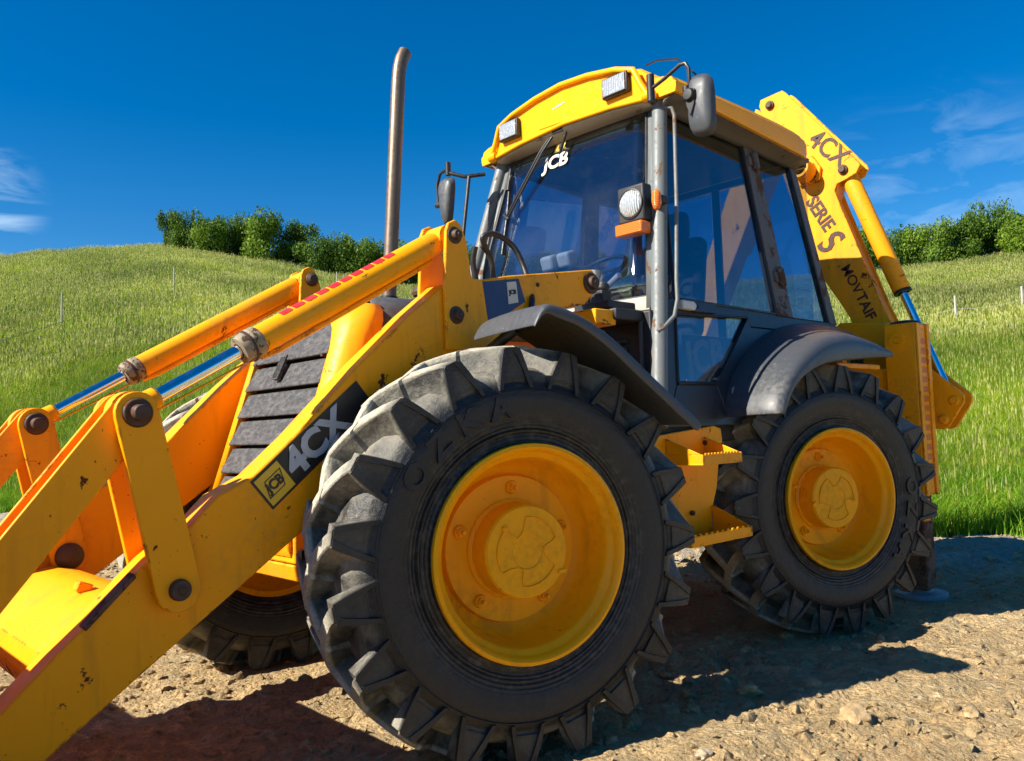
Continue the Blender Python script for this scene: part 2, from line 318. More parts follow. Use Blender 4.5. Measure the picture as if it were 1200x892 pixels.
def text(name, s, size, org, xd, yd, mat, parent, bold=.02, ext=.0015, align='CENTER', sx=1.0, label=None, shear=0):
    cu_ = bpy.data.curves.new(name, 'FONT'); cu_.body = s; cu_.size = 1; cu_.offset = bold; cu_.extrude = ext / size; cu_.align_x = align; cu_.align_y = 'CENTER'; cu_.shear = shear
    cu_.resolution_u = 3
    t = bpy.data.objects.new(name + '_src', cu_); me = bpy.data.meshes.new_from_object(t, depsgraph=None) if False else None
    COL.objects.link(t); dg = bpy.context.evaluated_depsgraph_get(); me = bpy.data.meshes.new_from_object(t.evaluated_get(dg)); bpy.data.objects.remove(t); bpy.data.curves.remove(cu_)
    xd = Vector(xd).normalized(); yd = Vector(yd); yd = (yd - xd * yd.dot(xd)).normalized(); zd = xd.cross(yd)
    mm = Matrix((xd * size * sx, yd * size, zd * size)).transposed().to_4x4(); mm.translation = Vector(org); me.transform(mm)
    me.name = name; me.materials.clear(); me.materials.append(M[mat]); o = bpy.data.objects.new(name, me); COL.objects.link(o)
    if parent: par(o, parent)
    return setp(o, label)
def XZ(a, b, t): return Vector((a, t, b))
def YZ(a, b, t): return Vector((t, a, b))
def hull(c1, r1, c2, r2, n=10):               # stadium outline round two circles
    a = math.atan2(c2[1] - c1[1], c2[0] - c1[0]); P = []
    for k in range(n + 1): t = a + math.pi / 2 + math.pi * k / n; P.append((c1[0] + r1 * math.cos(t), c1[1] + r1 * math.sin(t)))
    for k in range(n + 1): t = a - math.pi / 2 + math.pi * k / n; P.append((c2[0] + r2 * math.cos(t), c2[1] + r2 * math.sin(t)))
    return P
def hexbolt(mb, c, ax, r, h):
    mb.lathe([(0, h), (r * .55, h), (r * .6, h * .6), (r, h * .55), (r, 0)], c, ax, 6); return mb

# ------------------------------------------------------------------ the machine
loader = empty('backhoe_loader', (1.15, 0, 0), label='large yellow backhoe loader with grey fenders and tall exhaust standing on the dirt road', category='backhoe loader')

# ---- wheels -----------------------------------------------------------------
TR = .662   # carcass radius at centre line
def carc(t):  # half section: t in 0..1 from centre line to bead -> (y, r)
    K = [(0, .645), (.08, .645), (.14, .640), (.185, .620), (.215, .598), (.236, .566), (.243, .53), (.238, .48), (.222, .43), (.195, .392), (.165, .366)]
    x = t * (len(K) - 1); i = min(int(x), len(K) - 2); f = x - i
    return (K[i][0] + (K[i + 1][0] - K[i][0]) * f, K[i][1] + (K[i + 1][1] - K[i][1]) * f)
def tyre_mesh():
    mb = MB(); prof = []
    for k in range(40): y, r = carc(1 - k / 40); prof.append((r, -y))
    for k in range(41): y, r = carc(k / 40); prof.append((r, y))
    mb.lathe(prof, (0, 0, 0), (0, 1, 0), 168)
    # raised ring on the sidewall
    for s in (-1, 1):
        mb.lathe([(.562, s * .228), (.562, s * .240), (.554, s * .244), (.548, s * .234)], (0, 0, 0), (0, 1, 0), 120)
        mb.lathe([(.424, s * .216), (.420, s * .226), (.410, s * .220), (.407, s * .206)], (0, 0, 0), (0, 1, 0), 120)
    NL = 19
    def P(y, r, th): return Vector((r * math.cos(th), y, r * math.sin(th)))
    for s in (-1, 1):
        for k in range(NL):
            th0 = 2 * math.pi * (k + (0 if s < 0 else .5)) / NL
            # stations: from just past the centre line to the shoulder
            secs = []
            ns = 11
            for i in range(ns):
                u = i / (ns - 1)                # 0 past the centre, 1 shoulder
                y = -.070 + u * .305
                lag = (1 - u) ** 1.4 * R(19)
                # forward rolling: the front of the wheel (-x) moves down, the centre leads
                r = .638 - max(0, y - .12) ** 2 * 2.4
                top = .724 - max(0, y - .05) * .12
                wt = .033 - .004 * u; wb = wt + .024
                if i == 0: wt *= .8
                secs.append((y, r - .01, top, lag, wt, wb))
            vs = []
            for (y, r, top, lag, wt, wb) in secs:
                for (dr, hw) in ((r, wb), (top - .004, wt), (top, wt - .005), (top, -wt + .005), (top - .004, -wt), (r, -wb)):
                    vs.append(P(s * y, dr, th0 + lag + hw / .70 * .9))
            n = 6; fs = [(i * n + j, i * n + j + 1, (i + 1) * n + j + 1, (i + 1) * n + j) for i in range(ns - 1) for j in range(n - 1)]
            fs += [tuple(range(n))[::-1], tuple(range((ns - 1) * n, ns * n))]
            mb.add(vs, fs)
            # shoulder buttress: two ribs that part as they run down the sidewall, a sunk web between
            ye = .235
            for sg in (-1, 1):
                vs = []
                for q in range(6):
                    f = q / 5; rr = .698 - f * .136; yy = ye + f * .008; base = yy - .07 + f * .05
                    yo = yy + .006 - f * f * .002; c0 = sg * (.018 + f * .050); hw = .0115 - f * .003
                    for (dy, dd) in ((base, -hw * 1.5), (yo, -hw), (yo, hw), (base, hw * 1.5)):
                        vs.append(P(s * dy, rr, th0 + (c0 + dd) / .66))
                n = 4; fs = [(i * n + j, i * n + j + 1, (i + 1) * n + j + 1, (i + 1) * n + j) for i in range(5) for j in range(3)] + [(3, 2, 1, 0), (20, 21, 22, 23)]
                mb.add(vs, fs)
            vs = []
            for q in range(6):
                f = q / 5; rr = .692 - f * .128; yy = ye - .004 - .016 * math.sin(min(1, f * 1.4) * math.pi * .5) + f * .012; c0 = .018 + f * .050
                vs += [P(s * yy, rr, th0 - c0 / .66), P(s * yy, rr, th0 + c0 / .66)]
            mb.add(vs, [(2 * i, 2 * i + 1, 2 * i + 3, 2 * i + 2) for i in range(5)])
    o_ = []
    for (x, y, z) in mb.v:
        r = math.hypot(x, z); w_ = max(0, min(1, (.47 - r) / .09)); y2 = y * .86 + .035
        if y < 0: y2 = y2 * (1 - w_) + min(y2, -.150) * w_
        o_.append((x, y2, z))
    mb.v = o_
    return mb
def wheel_proto(name, mtx, label):
    w_ = empty(name, parent=loader, mat=mtx); w_['label'] = label
    def sub(nm, mb, mat, **k):
        o = build(nm, mb, mat, None, **k); o.parent = w_; return o
    
    sub('tyre', tyre_mesh(), 'tyre', smooth=28)
    rb = MB()
    rb.lathe([(.366, -.150), (.373, -.166), (.370, -.178), (.358, -.182), (.348, -.174), (.344, -.158), (.339, -.146), (.326, -.140), (.321, -.126), (.318, -.090), (.305, -.020), (.285, .010), (.262, .018), (.255, -.010), (.10, -.012),
              (.10, .006), (.255, .008), (.270, .040), (.330, .110), (.345, .170), (.380, .186), (.384, .168), (.378, .150)], (0, 0, 0), (0, 1, 0), 96)
    sub('rim', rb, 'rim', smooth=50)
    hb = MB()
    hb.lathe([(.175, .0), (.175, -.02), (.163, -.028), (.160, -.12), (.154, -.128), (.06, -.130), (.056, -.126), (0, -.126)], (0, 0, 0), (0, 1, 0), 64)
    # raised cast pattern of the planetary hub: broken ring with three lobes
    for k in range(3):
        a0 = R(20 + 120 * k); pts = []
        for q in range(9):
            a = a0 + R(q * 9.0); pts.append((a, .118))
        pts += [(a0 + R(78), .085), (a0 + R(92), .064), (a0 + R(112), .064)]; pts = [(a0 - R(8), .07), (a0 - R(4), .10)] + pts
        hb.tube([(r * math.cos(a), -.1315, r * math.sin(a)) for a, r in pts], .0026, 6)
    hexbolt(hb, (-.085, -.130, .085), (0, -1, 0), .012, .012)
    hb.box((.118, -.136, -.085), (.150, -.126, -.073))
    sub('hub', hb, 'rim', smooth=30, bevel=.003)
    for k in range(5):
        a = R(88 + 72 * k); b_ = MB(); c = (.215 * math.cos(a), -.012, .215 * math.sin(a))
        b_.lathe([(0, .012), (.020, .012), (.024, .004), (.024, 0)], c, (0, -1, 0), 16); hexbolt(b_, (c[0], c[1] - .012, c[2]), (0, -1, 0), .015, .020)
        b_.lathe([(0, .036), (.007, .036), (.007, .018)], (c[0], c[1] - .010, c[2]), (0, -1, 0), 8)
        sub('wheel_bolt', b_, 'rim', smooth=30)
    vb = MB(); vb.tube([(-.22, -.09, .245), (-.235, -.13, .262), (-.245, -.150, .275)], .006, 8); sub('valve', vb, 'dark_metal')
    # raised lettering on the sidewall
    lt = []
    for i, ch in enumerate('OZKA'):
        a = R(146 - i * 14.5); c = Vector((math.cos(a), 0, math.sin(a))); t_ = Vector((math.sin(a), 0, -math.cos(a)))
        o = text('lettering', ch, .105, c * .50 + Vector((0, -.1715, 0)), t_, c, 'tyre', None, bold=.03, ext=.006, sx=1.15); lt.append(o)
    bpy_join = MB()
    for o in lt:
        bpy_join.add([v.co[:] for v in o.data.vertices], [tuple(p.vertices) for p in o.data.polygons]); bpy.data.objects.remove(o)
    lo = sub('lettering', bpy_join, 'tyre', smooth=0)
    return w_
def wmat(x, y, z, a, roll, flip):
    m_ = Matrix.Translation((x, y, z)) @ Matrix.Rotation(a, 4, 'Z')
    if flip: m_ = m_ @ Matrix.Diagonal((1, -1, 1, 1))
    return m_ @ Matrix.Rotation(roll, 4, 'Y')
ZC = .695
wheels = [(0, -.935, -.255, 0.0, False, 'front wheel nearest the camera with dusty grey lugs'), (2.277, -.935, -.335, R(142), False, 'rear wheel under the large moulded grey fender'),
          (0.0, .935, -.20, R(33), True, 'far front wheel seen behind the loader arm'), (2.277, .935, -.335, R(70), True, 'far rear wheel hidden behind the machine')]
w0 = wheel_proto('wheel', wmat(0, -.935, ZC, -.255, 0, False), wheels[0][5])
for (x, y, a, roll, flip, lab) in wheels[1:]:
    c = w0.copy(); COL.objects.link(c); c.matrix_parent_inverse = wm(loader).inverted(); c.matrix_basis = wmat(x, y, ZC, a, roll, flip); c['label'] = lab
    for ch in list(w0.children):
        d = ch.copy(); COL.objects.link(d); d.parent = c

# ---- chassis, axles -----------------------------------------------------------
mb = MB(); mb.prism([(-.42, .62), (-.42, .86), (-.1, 1.0), (1.0, 1.02), (3.2, 1.02), (3.2, .62), (2.7, .52), (.4, .52)], XZ, -.34, .34)
build('chassis', mb, 'yellow_worn', loader, bevel=.015)
mb = MB(); mb.box((-.50, -.30, .64), (-.36, .30, .92)); mb.prism([(-.52, .70), (-.52, .86), (-.5005, .90), (-.5005, .66)], XZ, -.28, .28); mb.prism([(-.48, .57), (-.50, .637), (-.36, .637), (-.36, .57)], XZ, -.28, .28)
build('front_axle_support', mb, 'yellow_worn', loader, bevel=.008, label='yellow front axle support block with chipped paint')
for x in (0, 2.277):
    mb = MB(); mb.tube([(x, -.86, ZC - .02), (x, -.5, ZC - .02), (x, -.3, ZC - .04), (x, 0, ZC - .05), (x, .3, ZC - .04), (x, .5, ZC - .02), (x, .86, ZC - .02)], [.13, .10, .12, .19, .12, .10, .13], 20)
    build('axle', mb, 'dark_metal', loader)
mb = MB(); mb.box((.55, -.78, .62), (1.0, -.36, 1.02)); build('fuel_tank', mb, 'dark_metal', loader, bevel=.04, seg=3)
mb = MB(); mb.box((1.0, -.80, 1.02), (3.0, .80, 1.12)); mb.box((1.55, -.74, .80), (1.62, .74, 1.02)); build('floor_frame', mb, 'dark_metal', loader, bevel=.01)

# ---- bonnet and grille ---------------------------------------------------------
bon = empty('bonnet', (.3, 0, 1.3), parent=loader)
def gx(z): return -.305 + (z - 1.56) * .335       # front plane of the nose
prof = [(-.43, .90), (-.43, 1.52), (-.40, 1.60), (-.33, 1.645), (.33, 1.645), (.40, 1.60), (.43, 1.52), (.43, .90)]
# nose frame: outer hood moulding with rounded corners around the grille opening
def ring(dx, inset, drop):
    out_ = []
    for (y, z) in ((-.43, .90), (-.43, 1.25), (-.43, 1.50), (-.425, 1.56), (-.405, 1.60), (-.37, 1.630), (-.30, 1.645), (0, 1.652), (.30, 1.645), (.37, 1.630), (.405, 1.60), (.425, 1.56), (.43, 1.50), (.43, 1.25), (.43, .90)):
        yy = y * (1 - inset / .43) if abs(y) > .2 else y; zz = z - (drop if z > 1.3 else 0); out_.append(Vector((gx(zz) + dx, yy, zz)))
    return out_
rows = [ring(.03, .125, .075), ring(-.005, .115, .068), ring(-.010, .085, .05), ring(.020, .035, .018), ring(.060, .006, .003), ring(.085, 0, 0), ring(.135, 0, 0)]
mb = MB(); mb.grid(rows); build('nose_frame', mb, 'yellow', bon, solid=.006, smooth=60, bevel=0)
# grille slats, each a tilted rubber-edged plate
zs = [1.575, 1.43, 1.315, 1.20, 1.085, .97, .87]
for i in range(6):
    zt, zb = zs[i], zs[i + 1]; wv = .318
    poly = [(gx(zt) + .030, zt - .006), (gx(zt) + .004, zt - .012), (gx(zb) - .012, zb + .008), (gx(zb) - .010, zb + .002), (gx(zb) + .03, zb + .004)]
    mb = MB(); mb.prism(poly, XZ, -wv, wv); build('grille_slat', mb, 'grille', bon, bevel=.004)
mb = MB(); mb.prism([(gx(1.58) + .05, 1.58), (gx(.87) + .05, .87), (gx(.87) + .09, .87), (gx(1.58) + .09, 1.58)], XZ, -.33, .33); build('grille_backing', mb, 'dark_metal', bon)
mb = MB(); mb.prism([(gx(1.46) - .006, 1.462), (gx(1.46) - .022, 1.455), (gx(1.36) - .035, 1.355), (gx(1.36) - .018, 1.350)], XZ, .005, .045)
for k in range(4): mb.prism([(gx(1.45) - .026, 1.45), (gx(1.36) - .040, 1.362), (gx(1.36) - .036, 1.362), (gx(1.45) - .022, 1.45)], XZ, .009 + k * .009, .013 + k * .009)
build('grille_latch', mb, 'grille', bon, bevel=.003)
mb = MB(); mb.box((gx(1.42) - .012, -.29, 1.425), (gx(1.42) + .01, -.275, 1.437)); hexbolt(mb, (gx(1.42), .28, 1.435), (-1, 0, 0), .01, .015); build('grille_screw', mb, 'iron', bon)
# grey bonnet top with rolled edges, side panel
rows = []
for x in (-.18, 0, .4, .8, 1.06):
    rows.append([Vector((x, y, z + (x + .18) * .02)) for (y, z) in ((-.385, 1.50), (-.39, 1.56), (-.38, 1.61), (-.35, 1.65), (-.29, 1.675), (0, 1.69), (.29, 1.675), (.35, 1.65), (.38, 1.61), (.39, 1.56), (.385, 1.50))])
mb = MB(); mb.grid(rows); build('bonnet_top', mb, 'grey_trim', bon, solid=.006, smooth=60)
mb = MB(); mb.box((-.15, -.372, 1.0), (1.0, -.36, 1.54)); mb.box((-.15, .36, 1.0), (1.0, .372, 1.54)); mb.box((-.05, -.384, 1.40), (.9, -.374, 1.43))
build('side_panel', mb, 'orange_in', bon, bevel=.004)  # yellow panels coloured darker orange, their shade put into the paint
mb = MB(); mb.lathe([(.03, 0), (.03, .08), (.075, .085), (.08, .10), (.07, .125), (.02, .14), (0, .14)], (.42, .05, 1.69), (0, 0, 1), 24); build('air_precleaner', mb, 'iron', loader)
mb = MB(); P = [(.285, .2, 1.62), (.295, .2, 1.80), (.335, .2, 2.30), (.376, .2, 2.80), (.383, .2, 2.88), (.392, .2, 2.95), (.406, .2, 3.00), (.430, .2, 3.045)]
mb.tube(P, .035, 28, caps=False); mb.tube([Vector(p) + Vector((0, 0, 0)) for p in P[::-1]], .031, 28, caps=False); build('exhaust_pipe', mb, 'steel', loader, smooth=60)
mb = MB(); mb.lathe([(.034, 0), (0, 0)], (.410, .2, 3.01), (.45, 0, .9), 20); build('exhaust_bore', mb, 'dark_metal', loader); mb = MB(); mb.tube([(.289, .2, 1.70), (.295, .2, 1.78)], .044, 24); build('exhaust_clamp', mb, 'dark_metal', loader)

# ---- loader arms, levers, cylinders -------------------------------------------
A_UP = [(.165, 1.724), (.33, 1.758), (.60, 1.80), (.86, 1.84), (.885, 1.815), (.89, 1.747), (.80, 1.672), (.40, 1.60), (.24, 1.47), (.10, 1.32), (-.30, 1.035), (-.68, .775), (-1.27, .373), (-1.62, .135), (-1.80, .06), (-1.92, .08), (-1.95, .17), (-1.90, .24),
        (-1.51, .428), (-1.39, .542), (-1.287, .632), (-1.14, .770), (-1.01, .862), (-.93, .940), (-.812, .995), (-.666, 1.118), (-.418, 1.355), (-.18, 1.560), (-.01, 1.69), (.10, 1.70)]
HUMP = [(-.024, 1.43), (-.026, 1.66), (-.010, 1.90), (.003, 1.932), (.035, 1.948), (.062, 1.935), (.092, 1.87), (.112, 1.722), (.168, 1.722), (.195, 1.54), (.165, 1.44)]
PB = (.030, 1.884); PL = (-1.180, 1.200); PC = (-1.066, .680)
def arm(s, far):
    a = empty('loader_arm', (-.4, s * .56, 1.2), parent=loader, label='far loader arm with orange inner face' if far else 'near loader arm carrying the model number decal')
    y0, y1 = s * .62, s * .50
    mb = MB(); mb.prism(A_UP, XZ, y0, y1); build('arm_beam', mb, 'yellow', a, bevel=.006)
    mb = MB(); mb.prism(HUMP, XZ, s * .640, s * .6225); mb.prism([(x - .015, z) for x, z in HUMP], XZ, s * .4975, s * .480)
    mb.box((-.02, min(s * .62, s * .5), 1.44), (-.005, max(s * .62, s * .5), 1.60)); build('arm_tower', mb, 'yellow', a, bevel=.004)
    # pins
    def pin(x, z, yo, r, nm='pivot_pin', yi=.46):
        mb = MB(); mb.lathe([(0, .022), (r * .55, .022), (r * .60, .016), (r * .62, .0), (r, -.002), (r, -.012)], (x, s * yo, z), (0, s, 0), 24)
        hexbolt(mb, (x, s * (yo + .016), z), (0, s, 0), r * .42, .012); mb.lathe([(0, .02), (r * .55, .02), (r, .004), (r, -.01)], (x, s * yi, z), (0, -s, 0), 24)
        mb.tube([(x, s * yo, z), (x, s * yi, z)], r * .5, 16); build(nm, mb, 'iron', a, bevel=.002)
    pin(PB[0], PB[1], .646, .034, yi=.474); pin(PC[0], PC[1], .660, .052, yi=.447); pin(.028, 1.568, .644, .036, yi=.474); pin(.845, 1.775, .630, .050, yi=.49)
    pin(-1.84, .15, .628, .05, yi=.49)
    if not far:
        # decals on the outer face
        o = Vector((-.825, -.6225, .976)); d = Vector((.772, 0, .635)).normalized(); u = Vector((-d.z, 0, d.x)); u = -u
        mb = MB(); c = [o, o + d * .52, o + d * .52 + u * .122, o + u * .122]; mb.add(c + [q + Vector((0, .003, 0)) for q in c], [(0, 1, 2, 3), (4, 5, 6, 7)]); build('decal_panel', mb, 'black_decal', a, smooth=0)
        mb = MB(); q0 = o + d * .008 + u * .009; c = [q0, q0 + d * .104, q0 + d * .104 + u * .104, q0 + u * .104]; c = [q + Vector((0, -.0015, 0)) for q in c]; mb.add(c, [(0, 1, 2, 3)]); build('logo_panel', mb, 'yellow_decal', a, smooth=0)
        cc = q0 + d * .052 + u * .052; dd = (d * .9 + u * -.10).normalized()
        dia = [cc + d * .046 * k[0] - u * .046 * k[1] + Vector((0, -.0025, 0)) for k in ((-1.0, -.62), (.55, -.62), (1.0, .62), (-.55, .62))]; din = [cc + (p - cc) * .88 for p in dia]
        mb = MB(); mb.add([tuple(p) for p in dia + din], [(i, (i + 1) % 4, 4 + (i + 1) % 4, 4 + i) for i in range(4)]); build('logo_outline', mb, 'black_decal', a, smooth=0)
        text('logo_text', 'JCB', .046, cc + Vector((0, -.003, 0)), d, -u, 'black_decal', a, bold=.035, sx=.95)
        text('decal_text', '4CX', .125, o + d * .262 + u * .061 + Vector((0, -.003, 0)), d, -u, 'silver_decal', a, bold=.045, sx=1.12)
        mb = MB(); mb.prism([(.172, 1.716), (.385, 1.750), (.420, 1.655), (.20, 1.53)], XZ, -.6235, -.6205); build('blue_panel', mb, 'blue', a, smooth=0)
        mb = MB(); c = [(.315, 1.728), (.368, 1.736), (.378, 1.648), (.322, 1.636)]; mb.prism(c, XZ, -.6255, -.623); build('sticker', mb, 'white_decal', a, smooth=0)
        text('sticker_text', 'JCB', .026, (.345, -.627, 1.688), (1, 0, .16), (0, 0, 1), 'black_decal', a, bold=.03)
        mb = MB(); hexbolt(mb, (.50, -.62, 1.735), (0, -1, 0), .010, .008); build('arm_bolt', mb, 'iron', a)
    # worn rim strip where the crossmember meets the arm
    mb = MB(); mb.prism([(-1.175, .728), (-1.31, .600), (-1.318, .612), (-1.183, .742)], XZ, s * .585, s * .632 if not far else s * .52); build('wear_strip', mb, 'rustleg', a, bevel=.004)
    return a
def lever(s, far):
    l = empty('lever', (PC[0], s * .56, PC[1]), parent=loader, label='far tilt lever of two plates' if far else 'near tilt lever of two plates with big round pins')
    H = hull(PL, .062, PC, .066)
    for (ya, yb) in ((.662, .642), (.478, .456)):
        mb = MB(); mb.prism(H, XZ, s * ya, s * yb); build('lever_plate', mb, 'yellow', l, bevel=.003)
    for (yo, sg) in ((.664, s), (.454, -s)):
        mb = MB(); c = (PL[0], s * yo, PL[1]); mb.lathe([(0, .040), (.020, .040), (.023, .035), (.023, .012), (.039, .008), (.043, .002), (.043, -.01)], c, (0, sg, 0), 28); build('lever_pin', mb, 'iron', l, bevel=.002)
    mb = MB(); mb.tube([(PL[0], s * .64, PL[1]), (PL[0], s * .48, PL[1])], .034, 20); mb.lathe([(.055, -.03), (.066, -.028), (.066, .028), (.055, .03)], (PL[0], s * .60, PL[1]), (0, 1, 0), 28, True); build('lever_boss', mb, 'yellow', l)
def link(s, far):
    l = empty('bucket_link', (-1.5, s * .56, .8), parent=loader)
    e = (-1.80, .42); H = hull(PL, .064, e, .058)
    for ya, yb in ((.628, .612), (.520, .504)):
        mb = MB(); mb.prism(H, XZ, s * ya, s * yb); build('link_plate', mb, 'yellow', l, bevel=.003)
    d = Vector((e[0] - PL[0], 0, e[1] - PL[1])); n = Vector((-d.z, 0, d.x)).normalized(); d.normalize(); q = -1 if n.z > 0 else 1; n = n * -q if n.z < 0 else n
    def pp(t, h): return (PL[0] + d.x * t + n.x * h, PL[1] + d.z * t + n.z * h)
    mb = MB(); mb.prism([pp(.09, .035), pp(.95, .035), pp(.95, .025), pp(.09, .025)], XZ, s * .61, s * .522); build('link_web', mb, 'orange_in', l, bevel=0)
    mb = MB()
    for t in (.16, .24, .36, .47, .58): 
        c = pp(t, .035); mb.lathe([(0, .002), (.009, .002), (.009, 0)], (c[0], s * .58, c[1]), n, 10)
    build('link_bolt', mb, 'iron', l)
def tilt(s, far):
    c = empty('tilt_cylinder', (-.5, s * .56, 1.6), parent=loader, label='far tilt cylinder' if far else 'near tilt cylinder with red dashes along its barrel')
    A = Vector((PB[0], s * .56, PB[1])); B = Vector((PL[0], s * .56, PL[1])); d = (B - A).normalized(); Ln = (B - A).length
    E_ = (-.800 - A.x) / d.x
    mb = MB(); mb.lathe([(0, .03), (.038, .034), (.047, .06), (.0485, .10), (.0485, E_ - .03), (.045, E_)], A, d, 40); mb.lathe([(.03, -.055), (.05, -.05), (.05, .05), (.03, .055)], A, (0, 1, 0), 28, True); build('barrel', mb, 'yellow', c, smooth=50)
    # oil pipe welded under the barrel, flattened flange below
    dn = Vector((d.z, 0, -d.x)); dn = dn if dn.z < 0 else -dn
    mb = MB(); mb.tube([A + d * .10 + dn * .058, A + d * (E_ - .10) + dn * .060, A + d * (E_ - .03) + dn * .052], .010, 10); mb.tube([A + d * (E_ - .02) + dn * .045, A + d * (Ln - .08) + dn * .036], .0035, 8); build('oil_pipe', mb, 'yellow', c)
    mb = MB(); mb.lathe([(.0485, E_ - .05), (.052, E_ - .045), (.054, E_ - .02), (.050, E_ - .012), (.053, E_), (.050, E_ + .015), (.045, E_ + .028), (.026, E_ + .03)], A, d, 32); build('gland', mb, 'gland', c, smooth=30)
    mb = MB(); mb.lathe([(.050, E_ - .012), (.0555, E_ - .010), (.0555, E_ - .002), (.05, E_)], A, d, 32); build('gland_seal', mb, 'iron', c)
    mb = MB(); mb.lathe([(.023, E_), (.023, Ln - .06)], A, d, 32); build('rod', mb, 'chrome', c, smooth=60)
    mb = MB(); mb.lathe([(.023, Ln - .11), (.033, Ln - .10), (.036, Ln - .04), (.03, Ln)], A, d, 24); mb.lathe([(.03, -.055), (.052, -.05), (.052, .05), (.03, .055)], B, (0, 1, 0), 28, True); build('rod_eye', mb, 'yellow', c, smooth=40)
    if not far:
        up = -dn; side = Vector((0, -1, 0))
        for k in range(10):
            t0 = E_ - .155 - k * .0545; rows = []
            for (tt, cut) in ((0, .22), (.006, .02), (.037, .0), (.0455, .18)):
                r_ = []
                for q in range(6):
                    a0 = R(4) + cut * .3; a1 = R(40) - cut * .3; a = a0 + (a1 - a0) * q / 5
                    r_.append(A + d * (t0 - tt) + (up * math.cos(a) + side * math.sin(a)) * .0496)
                rows.append(r_)
            mb = MB(); mb.grid(rows); build('red_dash', mb, 'red', c, smooth=60)
for s, far in ((-1, False), (1, True)):
    arm(s, far); lever(s, far); link(s, far); tilt(s, far)
# crossmember between the arms
mb = MB(); mb.prism([(-.98, .56), (-1.0, .600), (-1.05, .632), (-1.12, .648), (-1.20, .638), (-1.29, .585), (-1.375, .518), (-1.395, .44), (-1.36, .37), (-1.12, .50)], XZ, -.4995, .4995)
cm = build('crossmember', mb, 'yellow_worn', loader, bevel=.012, seg=3, label='yellow crossmember with sand rough paint between the arms')
mb = MB(); mb.box((-1.215, -.20, .635), (-1.17, -.155, .668), rot=Matrix.Rotation(.4, 3, 'Y')); build('crossmember_lug', mb, 'yellow_worn', cm, bevel=.003)
# front bucket, just beyond the left edge of the view
bk = [(-1.86, .08), (-1.84, .95), (-1.95, 1.02), (-2.02, .95), (-2.02, .35), (-2.15, .12), (-2.75, .03), (-2.75, .0), (-1.95, .0)]
mb = MB(); mb.prism([(x - .12, z) for x, z in bk], XZ, -1.15, 1.15)
for y in (-1.16, 1.14): mb.prism([(-1.98, .02), (-1.96, .98), (-2.15, 1.0), (-2.85, .06), (-2.85, .0)], XZ, y, y + .02)
build('front_bucket', mb, 'yellow_worn', loader, bevel=.01)

# hoses by the tower
for pts in ([(.40, -.40, 1.93), (.38, -.41, 1.97), (.44, -.43, 1.985), (.52, -.46, 1.93), (.545, -.50, 1.82), (.50, -.57, 1.72), (.45, -.635, 1.66), (.42, -.64, 1.58)],
            [(.40, -.38, 1.94), (.44, -.38, 1.90), (.46, -.38, 1.82), (.46, -.38, 1.68)], [(.36, -.38, 1.93), (.36, -.36, 1.86), (.38, -.36, 1.76), (.40, -.36, 1.66)]):
    sm = []
    for i in range(len(pts) - 1):
        for q in range(4):
            f = q / 4; p0 = Vector(pts[max(i - 1, 0)]); p1 = Vector(pts[i]); p2 = Vector(pts[i + 1]); p3 = Vector(pts[min(i + 2, len(pts) - 1)])
            sm.append(.5 * ((2 * p1) + (p2 - p0) * f + (2 * p0 - 5 * p1 + 4 * p2 - p3) * f * f + (3 * p1 - p0 - 3 * p2 + p3) * f ** 3))
    mb = MB(); mb.tube(sm + [Vector(pts[-1])], .013, 12); build('hydraulic_hose', mb, 'hose', loader, smooth=60)
# rough dark gear behind the arm pivot
mb = MB(); mb.box((.92, -.66, 1.66), (1.12, -.44, 1.70)); mb.box((.97, -.58, 1.70), (1.04, -.50, 1.765)); mb.tube([(1.0, -.55, 1.76), (1.02, -.55, 1.80)], .03, 12); mb.box((.9, -.72, 1.60), (1.10, -.5, 1.655)); mb.box((1.0, -.44, 1.5), (1.12, -.35, 1.69)); build('wiper_motor_bracket', mb, 'dark_metal', loader, bevel=.008)
mb = MB(); mb.box((.78, -.70, 1.575), (.92, -.50, 1.645)); mb.box((.3, -.5, 1.0), (1.0, -.38, 1.45)); build('pump_bracket', mb, 'yellow_worn', loader, bevel=.006)

# ---- front fenders -------------------------------------------------------------
def ffender(mtx, label):
    f = empty('front_fender', parent=loader, mat=mtx); f['label'] = label
    path = [(-.02, .760), (.022, .838), (.06, .838), (.12, .822), (.18, .798), (.25, .760), (.32, .715), (.39, .655), (.46, .598), (.54, .535), (.61, .478), (.655, .445), (.69, .410)]
    rows = []
    for i, (x, z) in enumerate(path):
        fr = i / (len(path) - 1)
        lip = .045
        a = [(-.262, -lip), (-.262, -.016), (-.256, -.006), (-.244, 0), (0, .012), (.20, .004), (.215, -.01)]
        n = Vector((1, 0, .8)).normalized() if i > 3 else Vector((0, 0, 1))
        k = min(1, i / 2)
        rows.append([Vector((x + n.x * h * k, y, z - (.0) + n.z * h * (k if i else .2))) for y, h in a])
    mb = MB(); mb.grid(rows); o = build('fender_shell', mb, 'grey_trim', None, solid=.012, smooth=60, sub=2); o.parent = f
    mb = MB()
    mb.tube([(.08, .21, .42), (.06, .24, .60), (.04, .21, .72), (.06, .0, .79)], .022, 12); mb.tube([(.45, .23, .1), (.45, .24, .38), (.44, .10, .56)], .018, 10); n0 = set(bpy.data.objects); build('fender_bracket', mb, 'dark_metal', None)
    for o in set(bpy.data.objects) - n0: o.parent = f
    return f
for (x, y, a, fl, lab) in ((0, -.935, -.255, False, 'near front fender, flat grey plate bent down at its ends'), (0, .935, -.20, True, 'far front fender')):
    ffender(wmat(x, y, ZC, a, 0, fl), lab)

